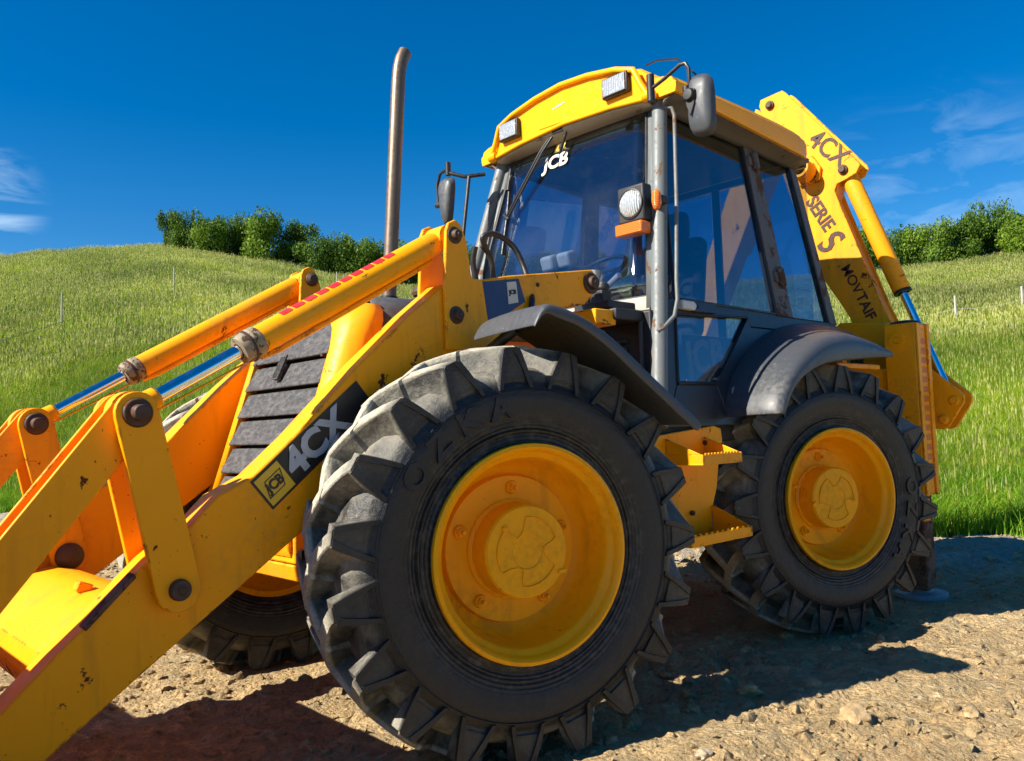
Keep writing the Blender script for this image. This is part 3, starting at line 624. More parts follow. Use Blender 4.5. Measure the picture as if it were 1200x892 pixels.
# ---- cab ----------------------------------------------------------------------------
cab = empty('cab', (2.0, 0, 1.12), parent=loader, label='glazed operator cab with grey pillars')
def fy(z, s=-1): return s * (.758 - .143 * (z - 1.7))            # side plane
def fx(z): return 1.28 + .263 * (z - 2.02)                      # windscreen plane
def side_fn(s, off=0.0): return lambda x, z, t: Vector((x, fy(z, s) + s * (t + off), z))
def front_fn(): return lambda y, z, t: Vector((fx(z) - t, y, z))
def bar(poly, s, t0, t1, name, mat, bevel=.004, **k):
    mb = MB(); mb.prism(poly, side_fn(s), t0, t1); return build(name, mb, mat, cab, bevel=bevel, **k)
for s in (-1, 1):
    # A pillar: round tube
    mb = MB(); mb.tube([(fx(z) - .02 + .0, s * (.806 - .143 * (z - 1.36)) + (-.0), z) for z in (1.10, 1.5, 2.0, 2.5, 2.80)], .039, 24); build('front_pillar', mb, 'pillar', cab, smooth=60)
    # door frame, B and C pillars, gutter, lower panel
    bar([(2.21, 2.80), (2.335, 2.79), (2.415, 1.70), (2.245, 1.70)], s, -.03, .015, 'middle_pillar', 'pillar_rusty')
    bar([(2.735, 2.76), (2.80, 2.76), (2.96, 1.69), (2.865, 1.69)], s, -.03, .010, 'rear_pillar', 'pillar_rusty')
    bar([(1.40, 2.775), (1.45, 2.84), (2.25, 2.86), (2.80, 2.80), (2.80, 2.735), (2.25, 2.775)], s, -.03, .012, 'roof_rail', 'pillar_rusty')
    bar([(1.43, 2.756), (1.43, 2.772), (2.20, 2.802), (2.20, 2.786)], s, -.01, .018, 'door_top_rail', 'pillar')
    # lower body with a cut-out for the lower window: pieces butted
    bar([(1.17, 1.645), (1.245, 1.72), (2.95, 1.70), (2.95, 1.62), (1.95, 1.62), (1.93, 1.672), (1.28, 1.648)], s, -.035, .006, 'sill_panel', 'navy')
    bar([(1.07, 1.10), (1.20, 1.30), (1.275, 1.648), (1.17, 1.645), (1.09, 1.28)], s, -.035, .004, 'lower_post', 'navy')
    bar([(1.07, 1.10), (1.20, 1.298), (1.525, 1.30), (1.60, 1.10)], s, -.035, .005, 'kick_panel', 'navy')
    bar([(1.60, 1.10), (1.527, 1.302), (1.932, 1.672), (1.952, 1.618), (2.95, 1.618), (2.95, 1.10)], s, -.035, .0045, 'quarter_panel', 'navy')
    # windows
    bar([(1.30, 1.722), (1.425, 2.757), (2.212, 2.782), (2.243, 1.712)], s, -.012, -.006, 'door_window', 'glass_side', bevel=0)
    bar([(2.335, 2.765), (2.735, 2.745), (2.862, 1.70), (2.415, 1.70)], s, -.012, -.006, 'quarter_window', 'glass_side', bevel=0)
    bar([(1.207, 1.306), (1.278, 1.640), (1.925, 1.668), (1.53, 1.306)], s, -.012, -.006, 'lower_window', 'glass', bevel=0)
    # window rubbers
    for pl, rr in (([(1.30, 1.722), (1.425, 2.757), (2.212, 2.782), (2.243, 1.712)], .009), ([(2.335, 2.765), (2.735, 2.745), (2.862, 1.70), (2.415, 1.70)], .008), ([(1.207, 1.306), (1.278, 1.640), (1.925, 1.668), (1.53, 1.306)], .010)):
        mb = MB(); fn = side_fn(s); pts = [fn(a, b, 0.004) for a, b in pl]; mb.tube(pts + [pts[0]], rr, 8); build('window_seal', mb, 'hose', cab)
    # gutter closing the gap under the roof edge
    mb = MB(); gr = []
    for x in (1.42, 1.6, 2.2, 2.70, 2.80): dz = -.062 * max(0, x - 1.5); gr.append([Vector((x, s * .612, 2.730 + dz * .6)), Vector((x, s * .640, 2.745 + dz * .8)), Vector((x, s * .665, 2.772 + dz)), Vector((x, s * .722, 2.782 + dz)), Vector((x, s * .725, 2.80 + dz))])
    mb.grid(gr); build('gutter', mb, 'pillar_rusty', cab, solid=.008)
    # hinges
    for (x, z) in ((2.285, 2.62), (2.335, 1.93)):
        mb = MB(); fn = side_fn(s); mb.tube([fn(x, z - .05, .03), fn(x, z + .05, .03)], .022, 12); mb.tube([fn(x, z - .065, .03), fn(x, z + .065, .03)], .010, 8); mb.prism([(x - .06, z - .03), (x + .06, z - .03), (x + .06, z + .03), (x - .06, z + .03)], fn, .012, .026); build('hinge', mb, 'pillar_rusty', cab, bevel=.003)
    # grab handle
    mb = MB(); fn = side_fn(s); pts = [(1.435, 2.745, .02), (1.462, 2.735, .065), (1.460, 2.69, .075), (1.345, 2.2, .075), (1.235, 1.80, .075), (1.215, 1.70, .075), (1.19, 1.62, .06), (1.125, 1.56, .03), (1.10, 1.545, .015)]
    mb.tube([fn(a, b, t) for a, b, t in pts], .0100, 12); build('grab_handle', mb, 'pillar', cab, smooth=60)
    # door handle
    mb = MB(); mb.prism([(1.30, 1.668), (1.30, 1.712), (1.40, 1.712), (1.42, 1.69), (1.40, 1.665)], fn, .006, .045); build('door_handle', mb, 'white_plastic' if s < 0 else 'dark_metal', cab, bevel=.008, seg=3)
    mb = MB(); mb.prism([(1.40, 1.662), (1.40, 1.715), (1.60, 1.712), (1.62, 1.69), (1.60, 1.665)], fn, .006, .03); mb.prism([(1.44, 1.68), (1.44, 1.698), (1.458, 1.698), (1.458, 1.68)], fn, .03, .036); build('door_lock', mb, 'navy', cab, bevel=.006)
# windscreen
W_T, W_B = 2.765, 1.735
def wy(z): return .672 + (.520 - .672) * (z - W_B) / (W_T - W_B)
mb = MB(); fn = front_fn()
rows = []
for i in range(9):
    z = W_B + (W_T - W_B) * i / 8; rows.append([Vector((fx(z) - .035 * (1 - (y / .75) ** 2) + .002, y, z)) for y in [wy(z) * (-1 + 2 * j / 12) for j in range(13)]])
mb.grid(rows); build('windscreen', mb, 'glass', cab, smooth=80, solid=.005)
mb = MB(); edge = [rows[0][j] for j in range(13)] + [rows[i][12] for i in range(1, 9)] + [rows[8][j] for j in range(11, -1, -1)] + [rows[i][0] for i in range(7, -1, -1)]
mb.tube(edge + [edge[0]], .010, 8); build('windscreen_seal', mb, 'hose', cab)
for s in (-1, 1):
    rws = [[Vector((fx(z) - .012, s * wy(z), z)), Vector((fx(z) - .012, s * (wy(z) + .05 + .03 * (W_T - z)), z))] for z in (W_B - .06, 2.0, 2.4, W_T + .03)]
    mb = MB(); mb.grid(rws); build('windscreen_side_frame', mb, 'pillar', cab, solid=.012)
rws = [[Vector((fx(z) - .035 * (1 - (y / .75) ** 2) - .004, y, z)) for y in [-.70 + 1.40 * j / 12 for j in range(13)]] for z in (1.665, W_B)]
mb = MB(); mb.grid(rws); build('windscreen_bottom_frame', mb, 'cream', cab, solid=.014, bevel=.003)
ys = [-.585 + 1.17 * j / 12 for j in range(13)]
rws = [[Vector((fx(W_T) - .035 * (1 - (y / .75) ** 2) - .010, y, W_T - .004)) for y in ys], [Vector((1.388, y, 2.812 - .125 * y * y)) for y in ys], [Vector((1.392, y, 2.85 - .10 * y * y)) for y in ys]]
mb = MB(); mb.grid(rws); build('windscreen_top_frame', mb, 'cream', cab, solid=.012)
# lower front panel with vent slats
mb = MB(); mb.box((1.10, -.76, 1.02), (1.14, .76, 1.655)); build('front_bulkhead', mb, 'dark_metal', cab, bevel=.01)
mb = MB()
for k in range(7): mb.box((1.075, -.62, 1.30 + k * .035), (1.098, -.43, 1.312 + k * .035), rot=Matrix.Rotation(.5, 3, 'Y'))
mb.box((1.085, -.72, 1.60), (1.098, -.38, 1.625)); mb.box((1.08, -.715, 1.26), (1.098, -.70, 1.62)); build('bulkhead_vent', mb, 'grey_trim', cab, bevel=.002)
# rear wall frame and glass
mb = MB(); mb.box((2.86, -.70, 1.12), (2.92, .70, 1.66)); mb.box((2.86, -.66, 2.70), (2.90, .66, 2.80)); mb.box((2.87, -.03, 1.66), (2.89, .03, 2.70)); build('rear_frame', mb, 'navy', cab, bevel=.006)
mb = MB(); mb.box((2.875, -.66, 1.665), (2.881, -.035, 2.695)); mb.box((2.875, .035, 1.665), (2.881, .66, 2.695)); build('rear_window', mb, 'glass', cab)
# interior
mb = MB(); mb.box((1.15, -.72, 1.125), (2.86, .72, 1.15)); build('cab_floor', mb, 'dark_metal', cab)
mb = MB(); mb.box((1.20, -.26, 1.15), (1.42, .26, 1.70)); mb.prism([(1.20, 1.70), (1.24, 1.80), (1.42, 1.86), (1.50, 1.80), (1.42, 1.70)], XZ, -.30, .30); build('dashboard', mb, 'seat', cab, bevel=.02, seg=3)
mb = MB()
mb.lathe([(.185 + .014 * math.cos(2 * math.pi * k / 8), .014 * math.sin(2 * math.pi * k / 8)) for k in range(8)], (1.60, 0, 2.0), (-.6, 0, .8), 36, True)
mb.tube([(1.60, 0, 2.0), (1.48, 0, 1.82)], .028, 12)
for k in range(3): a = 2 * math.pi * k / 3 + .5; mb.tube([(1.60, 0, 2.0), (1.60 + .8 * .18 * math.cos(a), .18 * math.sin(a), 2.0 + .6 * .18 * math.cos(a))], .010, 8)
build('steering_wheel', mb, 'hose', cab, smooth=50)
mb = MB(); mb.box((1.86, -.25, 1.52), (2.34, .25, 1.66)); mb.box((2.26, -.24, 1.64), (2.38, .24, 2.28), rot=Matrix.Rotation(.15, 3, 'Y')); mb.box((2.30, -.13, 2.27), (2.40, .13, 2.46)); build('operator_seat', mb, 'seat', cab, bevel=.05, seg=4)
mb = MB(); mb.box((1.95, -.18, 1.15), (2.25, .18, 1.52)); build('seat_base', mb, 'dark_metal', cab, bevel=.01)
for y in (.17, .04): 
    mb = MB(); mb.box((1.36, y - .05, 2.02), (1.44, y + .05, 2.11), rot=Matrix.Rotation(-.3, 3, 'Y')); build('white_gauge', mb, 'white_plastic', cab, bevel=.02, seg=3)
mb = MB(); mb.tube([(1.22, -.30, 1.78), (1.22, -.30, 1.92)], [.045, .055], 20); build('paper_cup', mb, 'white_plastic', cab)
mb = MB(); mb.tube([(1.26, -.38, 1.84), (1.25, -.46, 1.88)], .017, 10); build('rolled_paper', mb, 'white_plastic', cab)
mb = MB()
for y, x in ((-.45, 1.5), (-.52, 1.6), (.45, 1.55), (.50, 1.7)): mb.tube([(x, y, 1.15), (x - .03, y, 1.85)], .009, 8); mb.lathe([(0, .025), (.02, .02), (.026, 0), (.018, -.03), (0, -.035)], (x - .032, y, 1.88), (0, 0, 1), 14)
build('control_levers', mb, 'hose', cab)
mb = MB(); mb.box((1.70, -.50, 1.30), (2.26, -.48, 1.60)); build('console_plate', mb, 'black_decal', cab, bevel=.004)
text('console_text', 'JCB', .25, (1.91, -.504, 1.475), (1, 0, .1), (0, 0, 1), 'yellow', cab, bold=.03, ext=.004, sx=.95)
mb = MB(); mb.prism([(1.51, 2.742), (2.72, 2.70), (2.72, 2.715), (1.51, 2.757)], XZ, -.585, .585); build('headlining', mb, 'hose', cab)
# windscreen logo, mirrors on glass
def onws(y, z, k=.006): return Vector((fx(z) - .035 * (1 - (y / .75) ** 2) - k, y, z))
xd = (onws(-.03, 2.61) - onws(.24, 2.66)); 
text('glass_logo_text', 'JCB', .115, onws(.10, 2.645), onws(.0, 2.645) - onws(.2, 2.645), (.25, 0, 1), 'white_decal', cab, bold=.032, sx=1.1)
mb = MB(); q = onws(.085, 2.745, .008); mb.add([q + Vector((.0, .055, -.035)), q + Vector((.0, -.02, -.035)), q + Vector((.012, -.055, .035)), q + Vector((.012, .02, .035))], [(0, 1, 2, 3)]); build('glass_logo_mark', mb, 'yellow_decal', cab, smooth=0)
mb = MB(); q = onws(.085, 2.745, .010); mb.add([q + Vector((.0, .016, -.018)), q + Vector((.0, -.010, -.018)), q + Vector((.006, -.022, .014)), q + Vector((.006, .006, .014))], [(0, 1, 2, 3)]); build('glass_logo_centre', mb, 'black_decal', cab, smooth=0)
# wipers
mb = MB()
for dy in (-.012, .012): mb.tube([onws(.10 + dy, 2.83, .05), onws(.19 + dy, 2.72, .055), onws(.44 + dy, 2.38, .03)], .0075, 8)
mb.box(tuple(onws(.02, 2.80, .07)), tuple(onws(.10, 2.88, .02))); mb.tube([onws(.02, 2.84, .03), onws(.0, 2.76, .06), onws(.05, 2.68, .03)], .009, 8); mb.tube([onws(.47, 2.40, .03), onws(.42, 2.36, .03)], .014, 8); build('wiper_arm', mb, 'hose', cab, bevel=.002)
mb = MB()
for k, r_ in ((.022, .007), (.010, .010)): mb.tube([onws(.490, 2.66, k), onws(.455, 2.40, k), onws(.44, 2.15, k)], r_, 8)
mb.tube([onws(.50, 2.70, .02), onws(.478, 2.56, .03)], [.005, .012], 8); build('wiper_blade', mb, 'hose', cab)
# headlight cluster on the near pillar
for s, lab in ((-1, 'near round headlight in a square black housing'),):
    hl = empty('headlight', (1.2, s * .6, 2.2), parent=loader, label=lab)
    zc, yc = 2.205, s * .602; X = 1.185
    mb = MB(); mb.box((X, yc - .082, zc - .092), (X + .07, yc + .082, zc + .092)); mb.box((X + .04, yc - s * -.09, zc - .02), (X + .10, yc + s * .16, zc + .02)); build('lamp_housing', mb, 'dark_metal', hl, bevel=.010)
    mb = MB(); mb.lathe([(0, .018), (.03, .016), (.050, .010), (.064, .004), (.069, .000), (.069, -.01)], (X - .002, yc, zc), (-1, 0, 0), 40); build('lamp_glass', mb, 'lens', hl, smooth=60)
    mb = MB(); mb.lathe([(.069, -.006), (.076, -.004), (.076, .004), (.069, .006)], (X - .002, yc, zc), (-1, 0, 0), 40, True); build('lamp_ring', mb, 'dark_metal', hl)
    mb = MB(); mb.box((X - .03, yc - .084, zc - .158), (X + .05, yc + .082, zc - .098)); build('indicator', mb, 'amber', hl, bevel=.008)
    mb = MB(); mb.lathe([(0, .018), (.018, .014), (.024, 0), (.024, -.012)], (X + .03, s * .742, 2.20), (-.2, s, 0), 20)
    for v_i in range(len(mb.v)): vx = mb.v[v_i]; mb.v[v_i] = (vx[0], vx[1], 2.20 + (vx[2] - 2.20) * 2.2)
    build('side_marker', mb, 'amber', hl, smooth=60)
# roof
rf = empty('roof', (2.0, 0, 2.85), parent=loader, label='yellow crowned cab roof with a front visor')
def rsec(x, lift, w_=1.0, drop=0.0):
    pts = [(-.745, 2.775), (-.752, 2.80), (-.752, 2.838), (-.738, 2.846), (-.728, 2.868), (-.69, 2.882), (-.61, 2.895), (-.575, 2.93), (-.525, 2.972), (-.40, 3.008), (-.2, 3.038), (0, 3.05)]
    pts = pts + [(-y, z) for y, z in pts[-2::-1]]
    return [Vector((x, y * w_, (z + lift if z > 2.89 else (z + min(0, lift) * .5 if z > 2.82 else z + .012 - .062 * max(0, x - 1.5))) - drop)) for y, z in pts]
rows = [rsec(1.405, 0, .995), rsec(1.42, .008), rsec(1.7, .010), rsec(2.1, .0), rsec(2.45, -.015), rsec(2.62, -.035), rsec(2.70, -.06), rsec(2.75, -.09, .985, .0), rsec(2.765, -.11, .96, .0)]
mb = MB(); mb.grid(rows); mb.add(rows[0], [tuple(range(len(rows[0])))]); n_ = len(rows[-1]); mb.add(rows[-1], [tuple(range(n_))[::-1]])
mb.grid([[r_[0], r_[0] * .5 + r_[-1] * .5, r_[-1]] for r_ in rows]); build('roof_shell', mb, 'yellow_clean', rf, smooth=38)
mb = MB(); vis = [(-.575, 2.800), (-.555, 2.87), (-.515, 2.955), (-.40, 2.995), (-.2, 3.030), (0, 3.045), (.2, 3.030), (.40, 2.995), (.515, 2.955), (.555, 2.87), (.575, 2.800)]
low = [(.35, 2.812), (0, 2.826), (-.35, 2.812)]
mb.prism(vis + low, lambda a, b, t: Vector((t + (b - 2.8) * -.03, a, b)), 1.372, 1.386)
build('visor', mb, 'yellow_clean', rf, bevel=.004)
mb = MB(); mb.tube([Vector((1.362 - (b - 2.8) * .03, a * 1.01, b + .004)) for a, b in [(-.60, 2.79)] + vis[1:-1] + [(.60, 2.79)]], .0165, 12); build('visor_rim', mb, 'yellow_clean', rf, smooth=60)
mb = MB(); bp = [(-.60, 2.787), (-.35, 2.815), (0, 2.832), (.35, 2.815), (.60, 2.787)]; mb.tube([Vector((1.372, a, b)) for a, b in bp], .012, 10); mb.lathe([(0, .04), (.028, .03), (.032, 0), (.028, -.03), (0, -.04)], (1.375, .60, 2.80), (0, 1, 0), 16); mb.lathe([(0, .04), (.028, .03), (.032, 0), (.028, -.03), (0, -.04)], (1.375, -.60, 2.80), (0, 1, 0), 16); build('visor_lip', mb, 'yellow_clean', rf, smooth=60)
mb = MB(); mb.prism([(-.06, 2.84), (.19, 2.85), (.14, 2.905), (.02, 2.90)], YZ, 1.366, 1.371); build('wiper_recess', mb, 'yellow_clean', rf, bevel=.002)
mb = MB()
for k in range(5): mb.box((1.3655, -.02 + k * .02, 2.945 - k * .003), (1.3695, -.006 + k * .02, 2.955 - k * .003))
build('visor_mark', mb, 'white_decal', rf)
for y, wd in ((-.405, .088), (.425, .082)):
    mb = MB(); mb.box((1.338, y - wd, 2.856), (1.375, y + wd, 2.968)); o = build('work_light', mb, 'dark_metal', rf, bevel=.008)
    mb = MB(); mb.box((1.331, y - wd + .012, 2.866), (1.3375, y + wd - .012, 2.958)); build('work_light_glass', mb, 'lens', rf, bevel=.004)
mb = MB(); mb.tube([(1.36, -.60, 2.955), (1.335, -.70, 2.94), (1.27, -.86, 2.87), (1.18, -1.03, 2.70)], .005, 6); build('antenna_cable', mb, 'hose', rf)

# mirrors
def mirror(s, lab):
    mi = empty('mirror', (1.15, s * .8, 2.7), parent=loader, label=lab)
    if s < 0:
        mb = MB(); mb.tube([(1.16, -.775, 2.66), (1.16, -.775, 2.79)], .019, 14); mb.tube([(1.30, -.68, 2.74), (1.16, -.775, 2.69)], .012, 10); build('mirror_socket', mb, 'hose', mi)
        mb = MB(); mb.tube([(1.16, -.775, 2.72), (1.16, -.86, 2.745), (1.15, -.955, 2.775), (1.15, -.985, 2.77), (1.15, -1.0, 2.74), (1.15, -1.0, 2.64)], .009, 10); mb.tube([(1.15, -.985, 2.60), (1.15, -.985, 2.66)], .020, 12); mb.tube([(1.13, -.985, 2.62), (1.165, -1.03, 2.60)], .018, 10); build('mirror_arm', mb, 'hose', mi)
        cy, cz, hw, hh, X = -1.045, 2.560, .066, .140, 1.175
    else:
        mb = MB(); mb.tube([(1.155, .78, 2.69), (1.155, .78, 2.77)], .018, 14); build('mirror_socket', mb, 'hose', mi)
        mb = MB(); mb.tube([(1.155, .76, 2.70), (1.2, .68, 2.665), (1.30, .60, 2.68)], .013, 10); mb.tube([(1.22, .66, 2.665), (1.16, .66, 2.30), (1.14, .64, 2.05)], .012, 10)
        mb.tube([(1.155, .78, 2.735), (1.155, .86, 2.72), (1.155, .89, 2.66), (1.155, .885, 2.52)], .010, 10); mb.tube([(1.155, .90, 2.53), (1.155, .82, 2.52)], .020, 10); build('mirror_arm', mb, 'hose', mi)
        cy, cz, hw, hh, X = .80, 2.53, .072, .145, 1.16
    if s < 0:
        mb = MB(); mb.lathe([(0, .03), (.026, .028), (.034, .0), (.034, -.03)], (X - .040, cy + .030, cz + .045), (-1, 0, 0), 18); mb.prism([(cy + .00, cz + .07), (cy + .055, cz + .06), (cy + .05, cz - .0), (cy + .03, cz - .055), (cy + .005, cz)], YZ, X - .052, X - .045); build('mirror_mount', mb, 'hose', mi, bevel=.004)
    rows = []; n = 28
    def out(k, sc): 
        a = 2 * math.pi * k / n; c_, s_ = math.cos(a), math.sin(a); e = .55
        y_ = hw * math.copysign(abs(c_) ** e, c_) * sc; z_ = hh * math.copysign(abs(s_) ** e, s_) * sc
        if s > 0: y_ *= (.45 + .55 * (z_ / hh + 1) / 2 * 1.15) 
        else: z_ += .012 * (y_ / hw)
        return y_, z_
    for sc, dx in ((.97, .012), (1.03, .010), (1.04, .0), (.98, -.008), (.96, -.018), (.84, -.030), (.5, -.040), (.2, -.043), (.02, -.044)):
        rows.append([Vector((X + dx, cy + out(k, sc)[0], cz + out(k, sc)[1])) for k in range(n + 1)])
    mb = MB(); mb.grid(rows); build('mirror_housing', mb, 'grey_trim', mi, smooth=60)
    mb = MB(); mb.add([(X + .010, cy + out(k, .97)[0], cz + out(k, .97)[1]) for k in range(n)], [tuple(range(n))]); build('mirror_glass', mb, 'chrome', mi, smooth=0)
mirror(-1, 'near mirror, its rounded grey back turned to the camera'); mirror(1, 'far mirror on a tubular arm left of the cab')

# ---- rear fenders ------------------------------------------------------------------
def rfender(s, lab):
    I = [(1.57, 1.135), (1.585, 1.20), (1.625, 1.275), (1.70, 1.36), (1.80, 1.435), (1.92, 1.51), (2.06, 1.575), (2.22, 1.625), (2.40, 1.66), (2.60, 1.675), (2.80, 1.672), (3.02, 1.655)]
    O = [(1.550, 1.140), (1.566, 1.20), (1.602, 1.265), (1.672, 1.34), (1.77, 1.405), (1.89, 1.47), (2.02, 1.522), (2.17, 1.560), (2.33, 1.578), (2.52, 1.568), (2.70, 1.540), (2.875, 1.496)]
    Lp = [(1.600, 1.140), (1.630, 1.19), (1.672, 1.238), (1.73, 1.285), (1.80, 1.322), (1.89, 1.355), (1.99, 1.380), (2.13, 1.402), (2.30, 1.415), (2.50, 1.428), (2.70, 1.445), (2.872, 1.455)]
    rows = []
    for i in range(len(I)):
        i_, o_, l_ = Vector((I[i][0], 0, I[i][1])), Vector((O[i][0], 0, O[i][1])), Vector((Lp[i][0], 0, Lp[i][1]))
        r_ = []
        for f, y in ((0, .74), (.0, .80), (.25, .88), (.6, .97), (.9, 1.045)): r_.append(i_.lerp(o_, f) + Vector((0, s * y, 0)))
        for f, y in ((.06, 1.095), (.22, 1.128), (.5, 1.140), (.96, 1.142)): r_.append(o_.lerp(l_, f) + Vector((0, s * y, 0)))
        r_.append(l_ + Vector((.0, s * 1.125, .012)))
        rows.append(r_)
    mb = MB(); mb.grid(rows); build('rear_fender', mb, 'grey_trim', loader, solid=.010, smooth=60, label=lab, sub=1)
rfender(-1, 'near rear fender, large curved grey moulding beside the cab door'); rfender(1, 'far rear fender')
mb = MB(); mb.prism([(2.35, 1.10), (2.35, 1.52), (3.15, 1.55), (3.22, 1.30), (3.22, .60), (2.9, .60)], XZ, -.72, -.70); mb.prism([(2.35, 1.10), (2.35, 1.52), (3.15, 1.55), (3.22, 1.30), (3.22, .60), (2.9, .60)], XZ, .70, .72); mb.box((2.5, -.98, 1.40), (3.05, -.72, 1.43)); build('rear_side_plate', mb, 'yellow', loader, bevel=.006)

# ---- steps ----------------------------------------------------------------------------
for s, lab in ((-1, 'near yellow access steps below the door'), (1, 'far yellow access steps')):
    st = empty('access_steps', (1.2, s * .85, .6), parent=loader, label=lab)
    mb = MB(); mb.prism([(.93, 1.06), (1.44, 1.10), (1.50, 1.085), (1.508, 1.03), (1.47, .93), (1.44, .80), (1.39, .69), (1.39, .60), (.80, .60), (.86, .72), (.98, .86)], XZ, s * .835, s * .85); mb.box((.95, min(s * .84, s * .5), 1.0), (1.45, max(s * .84, s * .5), 1.04)); build('step_plate', mb, 'yellow', st, bevel=.004)
    def tray(x0, x1, yo, z, d):
        mb = MB(); a, b = sorted((s * .852, s * yo))
        mb.box((x0, a, z - .035), (x1, b, z - .027)); mb.box((x0, a, z - .027), (x0 + .008, b, z + .012)); mb.box((x1 - .008, a, z - .027), (x1, b, z + .012))
        e0, e1 = sorted((s * (yo - .008), s * yo)); mb.box((x0 + .0085, e0, z - .027), (x1 - .0085, e1, z + .010))
        for k in range(11):
            xk = x0 + .03 + k * (x1 - x0 - .06) / 10; mb.box((xk - .008, e0 - (.0 if s > 0 else -.001), z + .010), (xk + .008, e1, z + .018))
        for k in range(7): yk = .87 + k * (yo - .89) / 6.5; mb.box((x0 + .02, min(s * yk, s * (yk + .006)), z - .027), (x1 - .02, max(s * yk, s * (yk + .006)), z - .019))
        build('step_tray', mb, 'yellow', st, bevel=.002)
        mb = MB()
        for xx in (x0, x1 - .007): mb.prism([(s * .852, z + .012), (s * .852, z + d), (s * (yo - .01), z + .012)], YZ, xx, xx + .007)
        build('step_gusset', mb, 'yellow', st, bevel=.002)
    tray(1.045, 1.355, 1.05, .965, .085); tray(.92, 1.395, 1.06, .625, .10)
    mb = MB()
    for (x, z) in ((1.06, .93), (1.35, 1.02), (1.22, .70), (1.0, .96), (1.0, .68)): mb.lathe([(.012, .0), (.012, .01), (0, .01)], (x, s * .851, z), (0, s, 0), 12); hexbolt(mb, (x, s * .86, z), (0, s, 0), .013, .010)
    mb.lathe([(.028, 0), (.028, .012), (.014, .014), (.014, .004), (0, .004)], (.985, s * .851, .90), (0, s, 0), 20); build('step_bolts', mb, 'iron', st)

# ---- rear frame, stabilisers, kingpost, boom ---------------------------------------------
mb = MB(); mb.box((3.325, -1.08, .46), (3.42, 1.08, .60)); mb.box((3.325, -1.08, 1.28), (3.42, 1.08, 1.42)); mb.box((3.2, -.72, .46), (3.295, .72, 1.42)); build('rear_frame_rail', mb, 'yellow', loader, bevel=.008)
for s, lab in ((-1, 'near stabiliser leg behind the rear wheel with a grey foot on the dirt'), (1, 'far stabiliser leg')):
    sl = empty('stabiliser', (3.4, s * 1.0, 0), parent=loader, label=lab)
    a, b = sorted((s * .905, s * 1.10)); mb = MB(); mb.box((3.30, a, .62), (3.50, b, 1.695)); build('leg_housing', mb, 'yellow', sl, bevel=.010)
    mb = MB(); mb.lathe([(0, .02), (.045, .02), (.085, .012), (.09, 0)], (3.40, s * 1.0, 1.698), (0, 0, 1), 24); build('housing_cap', mb, 'hose', sl)
    mb = MB(); a, b = sorted((s * .935, s * 1.07)); mb.box((3.325, a, .04), (3.475, b, .625)); build('inner_leg', mb, 'rustleg', sl, bevel=.008)
    mb = MB(); mb.lathe([(0, .075), (.05, .07), (.07, .035), (.15, .03), (.155, .02), (.155, 0), (0, 0)], (3.40, s * 1.0, -.012), (0, 0, 1), 36); build('foot', mb, 'disc', sl, smooth=40)
    mb = MB()
    for k in range(15): mb.box((3.355, min(s * 1.1005, s * 1.1035), .72 + k * .06), (3.44, max(s * 1.1005, s * 1.1035), .755 + k * .06))
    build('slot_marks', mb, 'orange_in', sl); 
    mb = MB(); mb.box((3.30, min(s * 1.1006, s * 1.112), .62), (3.345, max(s * 1.1006, s * 1.112), 1.69)); mb.box((3.455, min(s * 1.1006, s * 1.112), .62), (3.50, max(s * 1.1006, s * 1.112), 1.69)); build('housing_flange', mb, 'yellow', sl, bevel=.003)
    mb = MB(); mb.lathe([(.024, 0), (.045, .0), (.045, .014), (.024, .014)], (3.299, s * .99, 1.59), (-1, 0, 0), 20, True); mb.lathe([(0, .012), (.02, .012), (.022, 0)], (3.299, s * .99, 1.59), (-1, 0, 0), 16); build('housing_eye', mb, 'yellow', sl)
kp = empty('kingpost', (3.6, -.6, .5), parent=loader)
mb = MB(); mb.prism([(-.40, 1.70), (-.52, 1.77), (-.84, 1.74), (-.86, 1.40), (-.80, 1.30), (-.84, .70), (-.50, .70), (-.48, 1.35), (-.38, 1.55)], YZ, 3.52, 3.80); build('kingpost_casting', mb, 'yellow', kp, bevel=.02, seg=3)
mb = MB(); mb.prism([(-.84, 1.44), (-1.02, 1.455), (-1.10, 1.38), (-1.225, 1.265), (-1.252, 1.235), (-1.25, 1.19), (-1.155, 1.04), (-1.12, 1.02), (-1.05, 1.03), (-.84, .98)], YZ, 3.60, 3.63)
mb.prism([(-.84, 1.44), (-1.02, 1.455), (-1.10, 1.38), (-1.225, 1.265), (-1.252, 1.235), (-1.25, 1.19), (-1.155, 1.04), (-1.12, 1.02), (-1.05, 1.03), (-.84, .98)], YZ, 3.74, 3.77); build('kingpost_bracket', mb, 'yellow', kp, bevel=.004)
mb = MB()
for (y, z) in ((-1.195, 1.20), (-1.125, 1.085)): mb.lathe([(0, .02), (.022, .018), (.030, .01), (.032, 0)], (3.60, y, z), (-1, 0, 0), 20)
build('bracket_pin', mb, 'yellow_worn', kp)
mb = MB()
for k in range(3): mb.tube([(3.45, -.60 - .04 * k, 1.35), (3.38, -.66 - .03 * k, 1.50), (3.44, -.78 - .03 * k, 1.56), (3.55, -.86, 1.48)], .014, 10)
build('kingpost_hose', mb, 'hose', kp, smooth=60)
bo = empty('boom', (3.65, -.65, 1.7), parent=loader, label='tall yellow backhoe boom with cracked paint and brown lettering')
BP = [(.033, 3.535), (-.145, 3.552), (-.17, 3.53), (-.680, 2.875), (-.690, 2.85), (-.660, 2.800), (-.590, 2.775), (-.520, 2.758), (-.500, 2.715), (-.515, 2.66), (-.779, 1.874), (-.87, 1.66), (-.86, 1.50), (-.62, 1.50), (-.56, 1.80), (-.47, 1.96), (-.319, 2.207), (.045, 3.49)]
